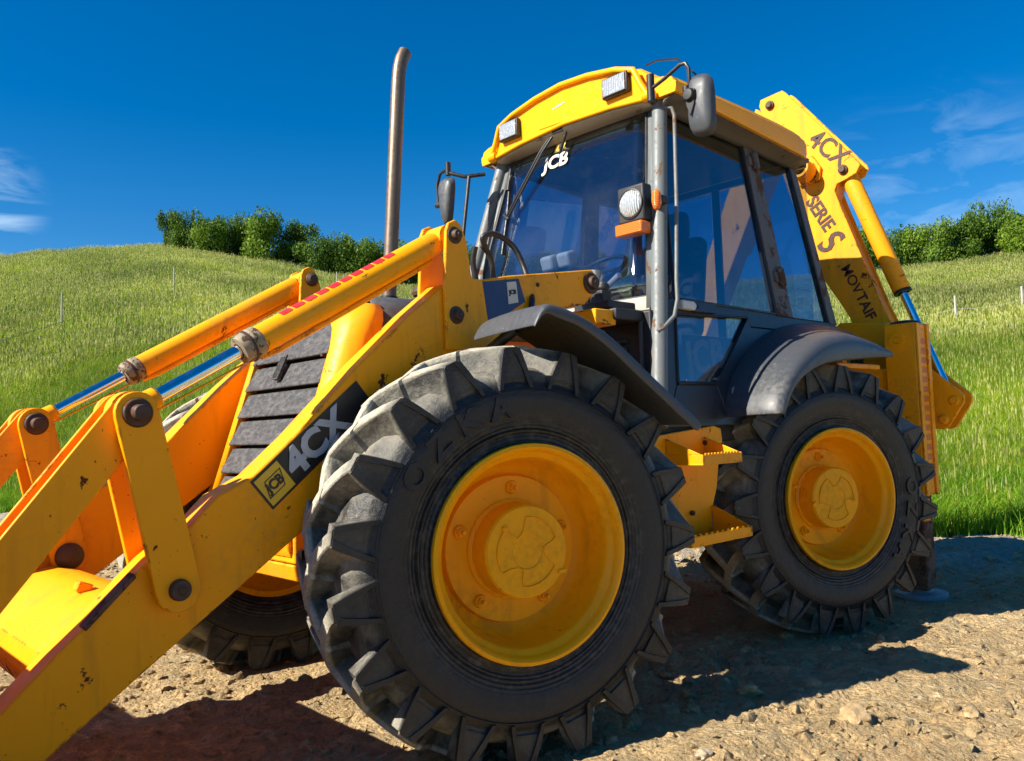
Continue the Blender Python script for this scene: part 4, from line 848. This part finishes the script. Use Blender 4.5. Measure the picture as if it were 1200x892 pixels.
mb = MB(); mb.prism(BP, YZ, 3.60, 3.615); mb.prism(BP, YZ, 3.735, 3.75); build('boom_plate', mb, 'yellow_worn', bo, bevel=.003)
mb = MB(); c_ = Vector((-.33, 2.55, 0)); BI = [(a + (.012 if a < -.33 - (b - 2.55) * .25 else -.012), b) for a, b in BP]; mb.prism([(-.02, 3.50), (-.145, 3.53), (-.665, 2.865), (-.53, 2.79), (-.495, 2.66), (-.765, 1.874), (-.85, 1.66), (-.84, 1.52), (-.64, 1.52), (-.57, 1.80), (-.335, 2.20)], YZ, 3.616, 3.734); build('boom_box', mb, 'yellow_worn', bo, bevel=.003)
mb = MB()
for (y, z, r_) in ((-.045, 3.47, .034), (-.572, 2.845, .034)): mb.lathe([(0, .03), (r_ * .6, .03), (r_ * .65, .018), (r_, .014), (r_, 0)], (3.60, y, z), (-1, 0, 0), 24)
build('boom_pin', mb, 'iron', bo, bevel=.002)
mb = MB(); mb.tube([(3.60, -.315, 2.88), (3.46, -.315, 2.90)], .075, 20); mb.prism([(-.25, 2.80), (-.22, 2.98), (-.36, 3.0), (-.42, 2.90), (-.40, 2.80)], YZ, 3.575, 3.60); build('boom_lock_boss', mb, 'yellow_worn', bo, bevel=.004)
mb = MB(); mb.lathe([(0, .03), (.03, .03), (.045, .015), (.045, 0)], (3.46, -.315, 2.90), (-1, 0, .1), 20); build('boom_lock_pin', mb, 'iron', bo)
def btext(s_, size, y, z, ang, **k): text('boom_lettering', s_, size, (3.5975, y, z), (0, -math.cos(ang), math.sin(ang)), (0, math.sin(ang), math.cos(ang)), 'brown_decal', bo, **k)
btext('4CX', .185, -.475, 3.02, R(-46), bold=.018, sx=.95)
btext('SERIE', .135, -.385, 2.575, R(-62), bold=.03, sx=.9)
btext('S', .25, -.425, 2.37, R(-40), bold=.025, shear=.4, sx=.9)
btext('MOV', .10, -.585, 2.07, R(-66), bold=.01)
btext('TAIF', .10, -.672, 1.87, R(-68), bold=.02)
bc = empty('boom_cylinder', (3.70, -.7, 2.3), parent=loader)
A = Vector((3.675, -.560, 2.86)); B = Vector((3.675, -1.140, 1.26)); d = (B - A).normalized(); E_ = (1.955 - A.z) / d.z
mb = MB(); mb.lathe([(0, .02), (.05, .03), (.056, .06), (.058, .10), (.058, E_ - .01), (.052, E_), (.035, E_)], A, d, 36); mb.lathe([(.03, -.04), (.06, -.04), (.06, .04), (.03, .04)], A, (1, 0, 0), 24, True); build('cylinder_barrel', mb, 'yellow_worn', bc, smooth=50)
mb = MB(); mb.lathe([(.026, E_), (.026, (B - A).length)], A, d, 32); build('cylinder_rod', mb, 'chrome', bc, smooth=60)
mb = MB(); mb.lathe([(.04, E_ - .0), (.058, E_ + .002), (.058, E_ + .02), (.036, E_ + .022)], A, d, 28); build('cylinder_seal', mb, 'hose', bc)
# dipper folded down on the far side of the boom, digging bucket below
dp = empty('dipper', (3.72, .8, 1.5), parent=loader)
mb = MB(); mb.prism([(-.08, 3.36), (.10, 3.50), (.26, 3.16), (.98, 1.62), (.94, 1.48), (.80, 1.50), (.04, 2.98)], YZ, 3.64, 3.81); build('dipper_beam', mb, 'yellow_worn', dp, bevel=.008)
mb = MB(); mb.tube([(3.92, .12, 3.10), (3.92, .44, 2.48)], .065, 24); mb.tube([(3.92, .45, 2.46), (3.92, .86, 1.66)], .03, 18); build('dipper_cylinder', mb, 'yellow', dp, smooth=50)
dbk = [(.72, 1.50), (1.02, 1.56), (1.28, 1.30), (1.34, .95), (1.20, .62), (.92, .50), (.62, .52), (.62, .56), (.90, .56), (1.14, .68), (1.27, .96), (1.22, 1.26), (.98, 1.48), (.74, 1.44)]
mb = MB(); mb.prism(dbk, YZ, 3.45, 4.05)
for x in (3.44, 4.05): mb.prism([(.72, 1.50), (1.02, 1.56), (1.28, 1.30), (1.34, .95), (1.20, .62), (.92, .50), (.62, .52)], YZ, x, x + .012)
for k in range(5): mb.box((3.46 + k * .135, .50, .51), (3.52 + k * .135, .63, .545))
build('digging_bucket', mb, 'iron', dp, bevel=.006)

# ------------------------------------------------------------------ terrain
CREST = [(-20, .02), (-5, .08), (5, .14), (15, .1656), (18, .1641), (21.4, .1638), (22.9, .161), (30, .162), (40, .168), (49.2, .1757), (54, .1806), (58.6, .1955), (64.1, .2122), (69.4, .2194), (73.4, .2125), (76.2, .2053), (78.8, .1963), (90, .16), (110, .08), (130, .02)]
EDGE = [(-20, 22), (0, 11), (10, 9.2), (16, 8.85), (20.4, 8.7), (28, 8.0), (35.3, 7.7), (45, 8.6), (60, 11.2), (70, 13.2), (73.9, 13.9), (76.2, 16.3), (80, 17.2), (100, 21), (130, 30)]
def lut(T, a):
    if a <= T[0][0]: return T[0][1]
    for i in range(len(T) - 1):
        if a <= T[i + 1][0]:
            f = (a - T[i][0]) / (T[i + 1][0] - T[i][0]); f = f * f * (3 - 2 * f) if T is CREST else f
            return T[i][1] + f * (T[i + 1][1] - T[i][1])
    return T[-1][1]
RC = 75.0
def polar(x, y):
    dx, dy = x - CAM.x, y - CAM.y; a = math.degrees(math.atan2(dy, dx))
    if a < -90: a += 360
    return a, math.hypot(dx, dy)
def redge(a, r=10): return lut(EDGE, a) + .30 * noise.noise(Vector((a * .25, 3.1, 0))) + .12 * noise.noise(Vector((a * 1.3, 7.7, 0)))
def hgt(x, y):
    a, r = polar(x, y); re = redge(a)
    z = 0.0
    # churned clay: lumps, long wheel ruts, ridges
    P3 = Vector((x, y, 0)); nr = max(0, 1 - r / 30)
    z += .035 * noise.noise(P3 * .7) * min(1, r / 3)
    z += (.024 * noise.noise(P3 * 3.1) + .026 * noise.noise(P3 * 6.0) + .022 * abs(noise.noise(P3 * 14)) + .008 * noise.noise(P3 * 36)) * nr
    rut = noise.noise(Vector((x * .35, y * 6.5, 4.0))) + .6 * noise.noise(Vector((x * .7, y * 15, 9.0))); z += .014 * rut * nr
    # heaped earth along the wheel track
    z += .05 * math.exp(-((y + 1.62) / .28) ** 2) * (.5 + .5 * noise.noise(Vector((x * 1.3, y * 1.5, 2)))) * (1 if x > .25 else 0)
    for ty in (-.90, .93):
        k = math.exp(-((y - ty) / .20) ** 4) * max(0, min(1, (x - .4) / .4)) * nr; s_ = (x - abs(y - ty) * .9) * 2 * math.pi / .24
        z += k * (.016 * max(-.3, math.sin(s_)) - .022)
    z += .035 * sum(math.exp(-(((x - wx) / .40) ** 2 + ((abs(y + .935) - .30) / .10) ** 2)) for wx in (0.05, 2.3))
    for (wx, wy) in ((0, -.935), (2.277, -.935), (0, .935), (2.277, .935), (3.4, -1.0)):
        k = math.exp(-(((x - wx) / .42) ** 2 + ((y - wy) / .34) ** 2)); z = z * (1 - k) + k * -.018
    if r > re:
        u = min(1, (r - re) / (RC - re)); zc = CAM.z + lut(CREST, a) * RC
        kk = .95 if a > 45 else 1.08
        uu = (math.sqrt(u * u + .0001) - .01) ** kk if u > 0 else 0
        z = z * .3 + max(0, zc) * uu + .25 * noise.noise(Vector((x * .12, y * .12, 0))) * min(1, u * 6) * (1 - .6 * u)
        if r > RC: z = max(zc - (r - RC) * .10 - ((r - RC) * .03) ** 2, 0 if zc > 1 else z)
    return z
az = [8 + .30 * i for i in range(int((84 - 8) / .30) + 1)]; az = [-20 + 4 * i for i in range(7)] + az + [88 + 4 * i for i in range(5)] + [112 + 8 * i for i in range(28)]
az = [a for a in az if a < 340] + [340.0]
rr = [.15, .4, .7]; r_ = 1.0
while r_ < 13: rr.append(r_); r_ *= 1.0125
while r_ < 80: rr.append(r_); r_ *= 1.025
while r_ < 1800: rr.append(r_); r_ *= 1.22
verts = []; grav = []
for r_ in rr:
    for a in az:
        aa = a if a <= 270 else a - 360
        x = CAM.x + r_ * math.cos(R(a)); y = CAM.y + r_ * math.sin(R(a)); verts.append((x, y, hgt(x, y)))
na = len(az); fd = []; fg = []
for i in range(len(rr) - 1):
    rm = (rr[i] + rr[i + 1]) / 2
    for j in range(na - 1):
        am = (az[j] + az[j + 1]) / 2; am = am if am <= 270 else am - 360
        (fg if rm > redge(am) else fd).append((i * na + j, i * na + j + 1, (i + 1) * na + j + 1, (i + 1) * na + j))
def submesh(name, faces, mat, label=None, kind='structure'):
    idx = {}; vs = []; fs = []
    for f in faces:
        q = []
        for v in f:
            if v not in idx: idx[v] = len(vs); vs.append(verts[v])
            q.append(idx[v])
        fs.append(tuple(q))
    me = bpy.data.meshes.new(name); me.from_pydata(vs, [], fs)
    for p in me.polygons: p.use_smooth = True
    me.materials.append(M[mat]); o = bpy.data.objects.new(name, me); COL.objects.link(o); o['kind'] = kind
    if label: o['label'] = label
    return o
road = submesh('dirt_road', fd, 'dirt', 'churned brown clay road the machine stands on')
at_ = road.data.attributes.new('gravel', 'FLOAT', 'POINT')
vals = []
for v in road.data.vertices:
    x, y = v.co.x, v.co.y; vals.append(max(0, min(1, (x - 3.6 + .5 * noise.noise(Vector((x, y, 0))) + .35 * (y + 1)) / 1.2)) if y > -2.6 else 0)
at_.data.foreach_set('value', vals)
hill = submesh('hill', fg, 'grass_soil', 'green grassy hillside rising behind the machine')

# ------------------------------------------------------------------ grass
lib = []
def tuft(name, nb, hmin, hmax, wd, spread, lean, mats, heads=0):
    mb = MB(); mi = []
    for k in range(nb):
        a = random.random() * 6.28; rad = spread * math.sqrt(random.random()); bx, by = rad * math.cos(a), rad * math.sin(a)
        h = random.uniform(hmin, hmax); la = random.random() * 6.28; ln = random.uniform(.15, lean) * h; wdir = Vector((math.cos(la + 1.57), math.sin(la + 1.57), 0)); wdir.rotate(Matrix.Rotation(random.uniform(-.9, .9), 3, 'Z'))
        vs = []; n = 4
        for i in range(n):
            f = i / (n - 1); c = Vector((bx + math.cos(la) * ln * f * f, by + math.sin(la) * ln * f * f, h * f * (1 - .12 * f))); ww = wd * (1 - f * .85) / 2
            vs += [c - wdir * ww, c + wdir * ww]
        nf = len(mb.f); mb.add(vs, [(2 * i, 2 * i + 1, 2 * i + 3, 2 * i + 2) for i in range(n - 1)]); mi += [0] * (n - 1)
    for k in range(heads):
        a = random.random() * 6.28; rad = spread * random.random(); h = random.uniform(hmax * .95, hmax * 1.35); la = random.random() * 6.28; b0 = Vector((rad * math.cos(a), rad * math.sin(a), 0)); tp = b0 + Vector((math.cos(la) * .12 * h, math.sin(la) * .12 * h, h)); q = Vector((math.cos(la + 1.57), math.sin(la + 1.57), 0)) * wd
        mb.add([b0 - q * .2, b0 + q * .2, tp + q * .12, tp - q * .12], [(0, 1, 2, 3)]); mi.append(0)
        dn = (tp - b0).normalized() * .075
        mb.add([tp - dn, tp - dn * .4 + q * .55, tp + dn * .4, tp - dn * .4 - q * .55], [(0, 1, 2, 3)]); mi.append(1)
    me = bpy.data.meshes.new(name); me.from_pydata(mb.v, [], mb.f); me.materials.append(M[mats[0]]); me.materials.append(M[mats[1]])
    for p, i in zip(me.polygons, mi): p.material_index = i
    return bpy.data.objects.new(name, me)
def scatter(name, region, label, tufts, dens_fn, smin, smax, seed):
    coll = bpy.data.collections.new(name + '_tufts')
    for t_ in tufts: coll.objects.link(t_)
    me = region; o = bpy.data.objects.new(name, me); COL.objects.link(o); setp(o, label, kind='stuff')
    da = me.attributes.new('dens', 'FLOAT', 'FACE'); da.data.foreach_set('value', [dens_fn(p.center) for p in me.polygons])
    g = bpy.data.node_groups.new(name, 'GeometryNodeTree'); g.interface.new_socket('Geometry', in_out='INPUT', socket_type='NodeSocketGeometry'); g.interface.new_socket('Geometry', in_out='OUTPUT', socket_type='NodeSocketGeometry')
    n = g.nodes; l = g.links; gi = n.new('NodeGroupInput'); go = n.new('NodeGroupOutput')
    dpn = n.new('GeometryNodeDistributePointsOnFaces'); na_ = n.new('GeometryNodeInputNamedAttribute'); na_.data_type = 'FLOAT'; na_.inputs[0].default_value = 'dens'; dpn.inputs['Seed'].default_value = seed
    l.new(gi.outputs[0], dpn.inputs['Mesh']); l.new(na_.outputs[0], dpn.inputs['Density'])
    ci = n.new('GeometryNodeCollectionInfo'); ci.inputs[0].default_value = coll; ci.inputs['Separate Children'].default_value = True; ci.inputs['Reset Children'].default_value = True
    ip = n.new('GeometryNodeInstanceOnPoints'); ip.inputs['Pick Instance'].default_value = True
    l.new(dpn.outputs['Points'], ip.inputs['Points']); l.new(ci.outputs[0], ip.inputs['Instance'])
    rv = n.new('FunctionNodeRandomValue'); rv.data_type = 'FLOAT_VECTOR'; rv.inputs[0].default_value = (-.12, -.12, 0); rv.inputs[1].default_value = (.12, .12, 6.28); l.new(rv.outputs[0], ip.inputs['Rotation'])
    rs = n.new('FunctionNodeRandomValue'); rs.data_type = 'FLOAT'; rs.inputs[2].default_value = smin; rs.inputs[3].default_value = smax; rs.inputs['Seed'].default_value = 5; l.new(rs.outputs[1], ip.inputs['Scale'])
    l.new(ip.outputs[0], go.inputs[0]); md = o.modifiers.new('scatter', 'NODES'); md.node_group = g; return o
def region(name, amin, amax, rmin, rmax, pad=0):
    vs = []; fs = []; idx = {}
    for i in range(0, len(rr) - 1):
        if rr[i + 1] < rmin or rr[i] > rmax: continue
        for j in range(0, na - 1):
            am = (az[j] + az[j + 1]) / 2
            if am < amin or am > amax: continue
            if (rr[i] + rr[i + 1]) / 2 < redge(am) + pad: continue
            q = []
            for v in (i * na + j, i * na + j + 1, (i + 1) * na + j + 1, (i + 1) * na + j):
                if v not in idx: idx[v] = len(vs); vs.append(verts[v])
                q.append(idx[v])
            fs.append(tuple(q))
    me = bpy.data.meshes.new(name); me.from_pydata(vs, [], fs); return me
near_t = [tuft('grass_tuft', 26, .12, .28, .009, .13, 1.3, ('blade', 'seedhead'), 1) for _ in range(4)] + [tuft('grass_tuft', 24, .10, .24, .010, .12, 1.4, ('blade_low', 'seedhead'), 1) for _ in range(2)]
far_t = [tuft('far_grass_tuft', 18, .12, .30, .022, .26, 1.0, ('blade', 'seedhead'), 4) for _ in range(5)] + [tuft('far_grass_tuft', 18, .12, .28, .024, .26, 1.0, ('blade_low', 'seedhead'), 1)]
edge_t = [tuft('verge_grass_tuft', 26, .10, .34, .010, .12, 1.1, ('blade_low', 'seedhead'), 0) for _ in range(4)]
def patch(c): return .75 + .5 * noise.noise(Vector((c.x * .25, c.y * .25, 1.0)))
scatter('tall_meadow_grass', region('tall_meadow_grass', 8, 86, 0, 27, .25), 'tall meadow grass on the lower slope behind the road', near_t, lambda c: 120 * patch(c), .8, 1.35, 1)
scatter('hillside_grass', region('hillside_grass', 8, 86, 25, 82), 'pale green grass covering the upper hillside', far_t, lambda c: (38 if polar(c.x, c.y)[1] < 50 else 24) * patch(c), .9, 1.5, 2)
scatter('verge_grass', region('verge_grass', 8, 86, 0, 21, -.05), 'short lush grass along the edge of the road', edge_t, lambda c: 90 if polar(c.x, c.y)[1] < redge(polar(c.x, c.y)[0]) + 2.2 else 0, .7, 1.2, 3)

# ------------------------------------------------------------------ loose clay clods and stones
def rock(mb, c, r, sq=.7, sub=1):
    bm = bmesh.new(); bmesh.ops.create_icosphere(bm, subdivisions=sub, radius=1); o = Vector((random.random() * 50, random.random() * 50, 0)); rt = Matrix.Rotation(random.random() * 6.3, 3, 'Z') @ Matrix.Rotation(random.random() * .6, 3, 'X')
    sx, sy = random.uniform(.7, 1.2), random.uniform(.7, 1.2); vs = []
    for v in bm.verts:
        q = v.co.normalized(); k = 1 + .5 * noise.noise(q * 1.3 + o) + .22 * noise.noise(q * 3.4 + o); vs.append(rt @ Vector((q.x * sx * k, q.y * sy * k, q.z * sq * k)) * r + Vector(c))
    fs = [tuple(v.index for v in f.verts) for f in bm.faces]; bm.free(); mb.add(vs, fs)
mb = MB()
tmpl = []  # clod shapes
for q in range(24):
    t_ = MB(); rock(t_, (0, 0, 0), 1, .7, 1); tmpl.append((t_.v, t_.f))
cnt = 0
while cnt < 11000:
    r_ = 1.6 + 9 * random.random() ** 1.4; a = random.uniform(8, 84); x = CAM.x + r_ * math.cos(R(a)); y = CAM.y + r_ * math.sin(R(a))
    if r_ > redge(a) - .1: continue
    if random.random() > .35 + .9 * max(0, noise.noise(Vector((x * 1.6, y * 1.6, 5))) + .25): continue
    s_ = .005 + .034 * random.random() ** 5 + .0012 * r_
    tv, tf = tmpl[cnt % 24]; ca, sa = math.cos(cnt), math.sin(cnt); z0 = hgt(x, y) - s_ * .12
    mb.add([(x + (v[0] * ca - v[1] * sa) * s_, y + (v[0] * sa + v[1] * ca) * s_, z0 + v[2] * s_) for v in tv], tf); cnt += 1
o = build('loose_clods', mb, 'dirt', None, smooth=50, kind='stuff', label='small dry clods scattered over the clay road')
def bigstone(name, x, y, r, mat, label, cat, sq=.7):
    mb = MB(); rock(mb, (0, 0, 0), r, sq, 3); o = build(name, mb, mat, None, smooth=40); o.location = (x, y, hgt(x, y) + r * .25); setp(o, label, cat)
for a in STONES if 'STONES' in globals() else []: bigstone(*a)
bigstone('stone', .28, -1.52, 00.026, 'stone', 'pale stone beside the bottom of the front tyre', 'stone')
bigstone('clay_clod', .93, -1.72, 0.043, 'clod', 'large square clay clod at the edge of the shadow', 'clod')
bigstone('clay_clod', 1.25, -2.0, 0.029, 'clod', 'sunlit clay clod in the lower right of the road', 'clod')
bigstone('clay_clod', 1.0, -1.25, .05, 'clod', 'flat clod in the shade between the wheels', 'clod', .5)

# ------------------------------------------------------------------ fences
def fence(name, pts, hs_, label, wire_z, rad):
    f = empty(name, (pts[0][0], pts[0][1], hgt(*pts[0])), label=label, category='fence'); tops = []
    for (x, y), h_ in zip(pts, hs_):
        z0 = hgt(x, y); mb = MB(); mb.tube([(x, y, z0 - .2), (x + .01, y, z0 + h_ * .5), (x + .02, y, z0 + h_)], [rad, rad * .95, rad * .8], 8); build('fence_post', mb, 'post', f); tops.append(Vector((x, y, z0 + h_ * wire_z)))
    for i in range(len(tops) - 1):
        n = 12; P = [tops[i].lerp(tops[i + 1], k / n) - Vector((0, 0, .10 * math.sin(math.pi * k / n))) for k in range(n + 1)]; mb = MB(); mb.tube(P, .010, 5); build('fence_wire', mb, 'post', f)
fence('wire_fence', [(-1.5, 24.0), (6.17, 28.83), (11.45, 32.40), (21.0, 35.0)], [1.45, 1.45, 1.40, 1.4], 'thin wire fence with slim pale posts on the left slope', .28, .032)
fence('post_fence', [(27.2, 9.6), (28.30, 7.13), (29.83, 5.52), (31.0, 3.5)], [.6, 1.0, 1.0, .9], 'short white posts standing in the grass on the right slope', .55, .045)

# ------------------------------------------------------------------ shrubs and trees on the crest
def crown(name, seed, leafmat, tall=1.0):
    rd = random.Random(seed); mb = MB(); blobs = []
    for k in range(11):
        a = rd.random() * 6.28; rad = rd.uniform(0, .62); z = rd.uniform(.25, .86) * tall; blobs.append((Vector((rad * math.cos(a), rad * math.sin(a), z)), rd.uniform(.20, .38)))
    blobs.append((Vector((0, 0, .45)), .5))
    for k in range(5): a = rd.random() * 6.28; blobs.append((Vector((.45 * math.cos(a), .45 * math.sin(a), .22)), .3))
    for (c, r0) in blobs:
        for k in range(int(1500 * r0)):
            q = Vector((rd.gauss(0, 1), rd.gauss(0, 1), rd.gauss(0, 1))).normalized(); rad = r0 * (rd.random() ** .35) * (1 + .25 * noise.noise(q * 2.5 + c * 3)); p = c + q * rad
            if p.z < .02: continue
            s0 = rd.uniform(.022, .045); n1 = (q + Vector((rd.gauss(0, .6), rd.gauss(0, .6), rd.gauss(0, .6)))).normalized(); u = n1.orthogonal().normalized(); u.rotate(Matrix.Rotation(rd.random() * 6.28, 3, n1)); v_ = n1.cross(u)
            mb.add([p - u * s0, p + v_ * s0 * .55, p + u * s0, p - v_ * s0 * .55], [(0, 1, 2, 3)])
    for k in range(14):    # wispy shoots on top
        a = rd.random() * 6.28; b0 = Vector((.4 * math.cos(a) * rd.random(), .4 * math.sin(a) * rd.random(), .75 * tall))
        for q in range(22):
            p = b0 + Vector((rd.gauss(0, .02), rd.gauss(0, .02), q * .012)); s0 = .026; u = Vector((rd.gauss(0, 1), rd.gauss(0, 1), rd.gauss(0, 1))).normalized(); v_ = u.orthogonal().normalized(); mb.add([p - u * s0, p + v_ * s0 * .5, p + u * s0, p - v_ * s0 * .5], [(0, 1, 2, 3)])
    me = bpy.data.meshes.new(name); me.from_pydata(mb.v, [], mb.f); me.materials.append(M[leafmat]); return me
def trunk_mesh(seed):
    rd = random.Random(seed); mb = MB(); mb.tube([(0, 0, -.15), (.01, .01, .1), (.0, .02, .35), (.03, 0, .6)], [.045, .035, .025, .012], 8)
    for k in range(7):
        a = rd.random() * 6.28; z = rd.uniform(.05, .4); mb.tube([(0, 0, z), (.15 * math.cos(a), .15 * math.sin(a), z + .12), (.42 * math.cos(a), .42 * math.sin(a), z + .32)], [.02, .014, .006], 6)
    me = bpy.data.meshes.new('trunk'); me.from_pydata(mb.v, [], mb.f); me.materials.append(M['bark']); return me
crowns = [crown('crown', k, 'leaf' if k % 3 else 'leaf_light', 1.0) for k in range(5)]; trunks = [trunk_mesh(k) for k in range(2)]
POS = ['leftmost', 'second', 'third', 'fourth', 'fifth', 'sixth', 'seventh', 'eighth', 'ninth', 'tenth', 'eleventh', 'twelfth']
def shrub(name, az_, r_, wd, h_, k, label, group, cat='shrub'):
    x = CAM.x + r_ * math.cos(R(az_)); y = CAM.y + r_ * math.sin(R(az_)); z = hgt(x, y) - .1
    e = empty(name, (x, y, z)); e.rotation_euler = (0, 0, k * 1.7); e.scale = (wd * 1.18, wd * 1.18, h_ * 1.08); setp(e, label, cat, group)
    for nm, me in (('crown', crowns[k % 5]), ('trunk', trunks[k % 2])):
        o = bpy.data.objects.new(nm, me); COL.objects.link(o); o.parent = e
left = [(69.2, 72, 1.5, 3.0), (68.2, 71, 1.7, 3.2), (66.6, 69, 2.0, 2.9), (65.3, 70, 1.7, 3.3), (63.6, 68, 2.4, 3.6), (61.6, 69, 2.3, 3.4), (59.9, 66, 2.2, 3.0), (58.0, 66, 2.2, 3.0), (56.2, 67, 2.2, 3.1), (54.3, 68, 2.3, 3.3), (52.2, 68, 2.4, 3.6), (50.0, 70, 2.4, 3.4)]
LD = ['small round shrub at the left end of the hilltop row', 'tall pointed shrub second from the left end of the hilltop row', 'low spreading shrub third from the left in the hilltop row', 'shrub with a thin tall top left of the broadest one', 'broadest and highest shrub of the left hilltop row', 'wide dark shrub right of the broadest one', 'shrub in the dip of the hilltop row above the far tilt cylinder', 'bright shrub above the near tilt cylinder', 'shrub just left of the exhaust pipe', 'shrub directly behind the exhaust pipe', 'shrub between the exhaust pipe and the far mirror', 'shrub below the far mirror']
for i, (a_, r_, w_, h_) in enumerate(left): shrub('shrub', a_, r_, w_, h_, i + 1, LD[i], 'shrubs in a row along the left hilltop')
for i, (a_, r_) in enumerate(((47.5, 72), (44.5, 72), (41.5, 73), (38, 73))): shrub('shrub', a_, r_, 2.4, 3.1, i + 3, 'hilltop shrub seen through the cab glass, ' + ('nearest the far mirror', 'behind the steering wheel', 'behind the near front pillar', 'behind the door window')[i], 'shrubs on the hilltop behind the cab')
right = [(25.5, 74, 2.4, 3.6), (23.2, 73, 2.3, 3.7), (21.2, 72, 2.3, 3.1), (19.6, 71, 2.2, 3.2), (18.0, 72, 2.3, 3.2), (16.8, 74, 2.0, 4.2), (15.2, 70, 2.3, 2.9), (13.4, 70, 2.4, 3.0), (11.2, 70, 2.4, 3.2)]
RD = ['shrub seen between the boom and its cylinder', 'dark shrub directly right of the boom cylinder', 'low shrub second right of the boom cylinder', 'dense shrub in the middle of the right hilltop hedge', 'pale shrub left of the pointed tree on the right hilltop', 'pointed tree standing above the right hilltop hedge', 'low shrub right of the pointed tree', 'shrub at the right edge of the photo', 'shrub beyond the right edge of the view']
for i, (a_, r_, w_, h_) in enumerate(right): shrub('shrub' if i != 5 else 'small_tree', a_, r_, w_, h_, i + 2, RD[i], 'shrubs and small trees of the right hilltop hedge', 'shrub' if i != 5 else 'tree')
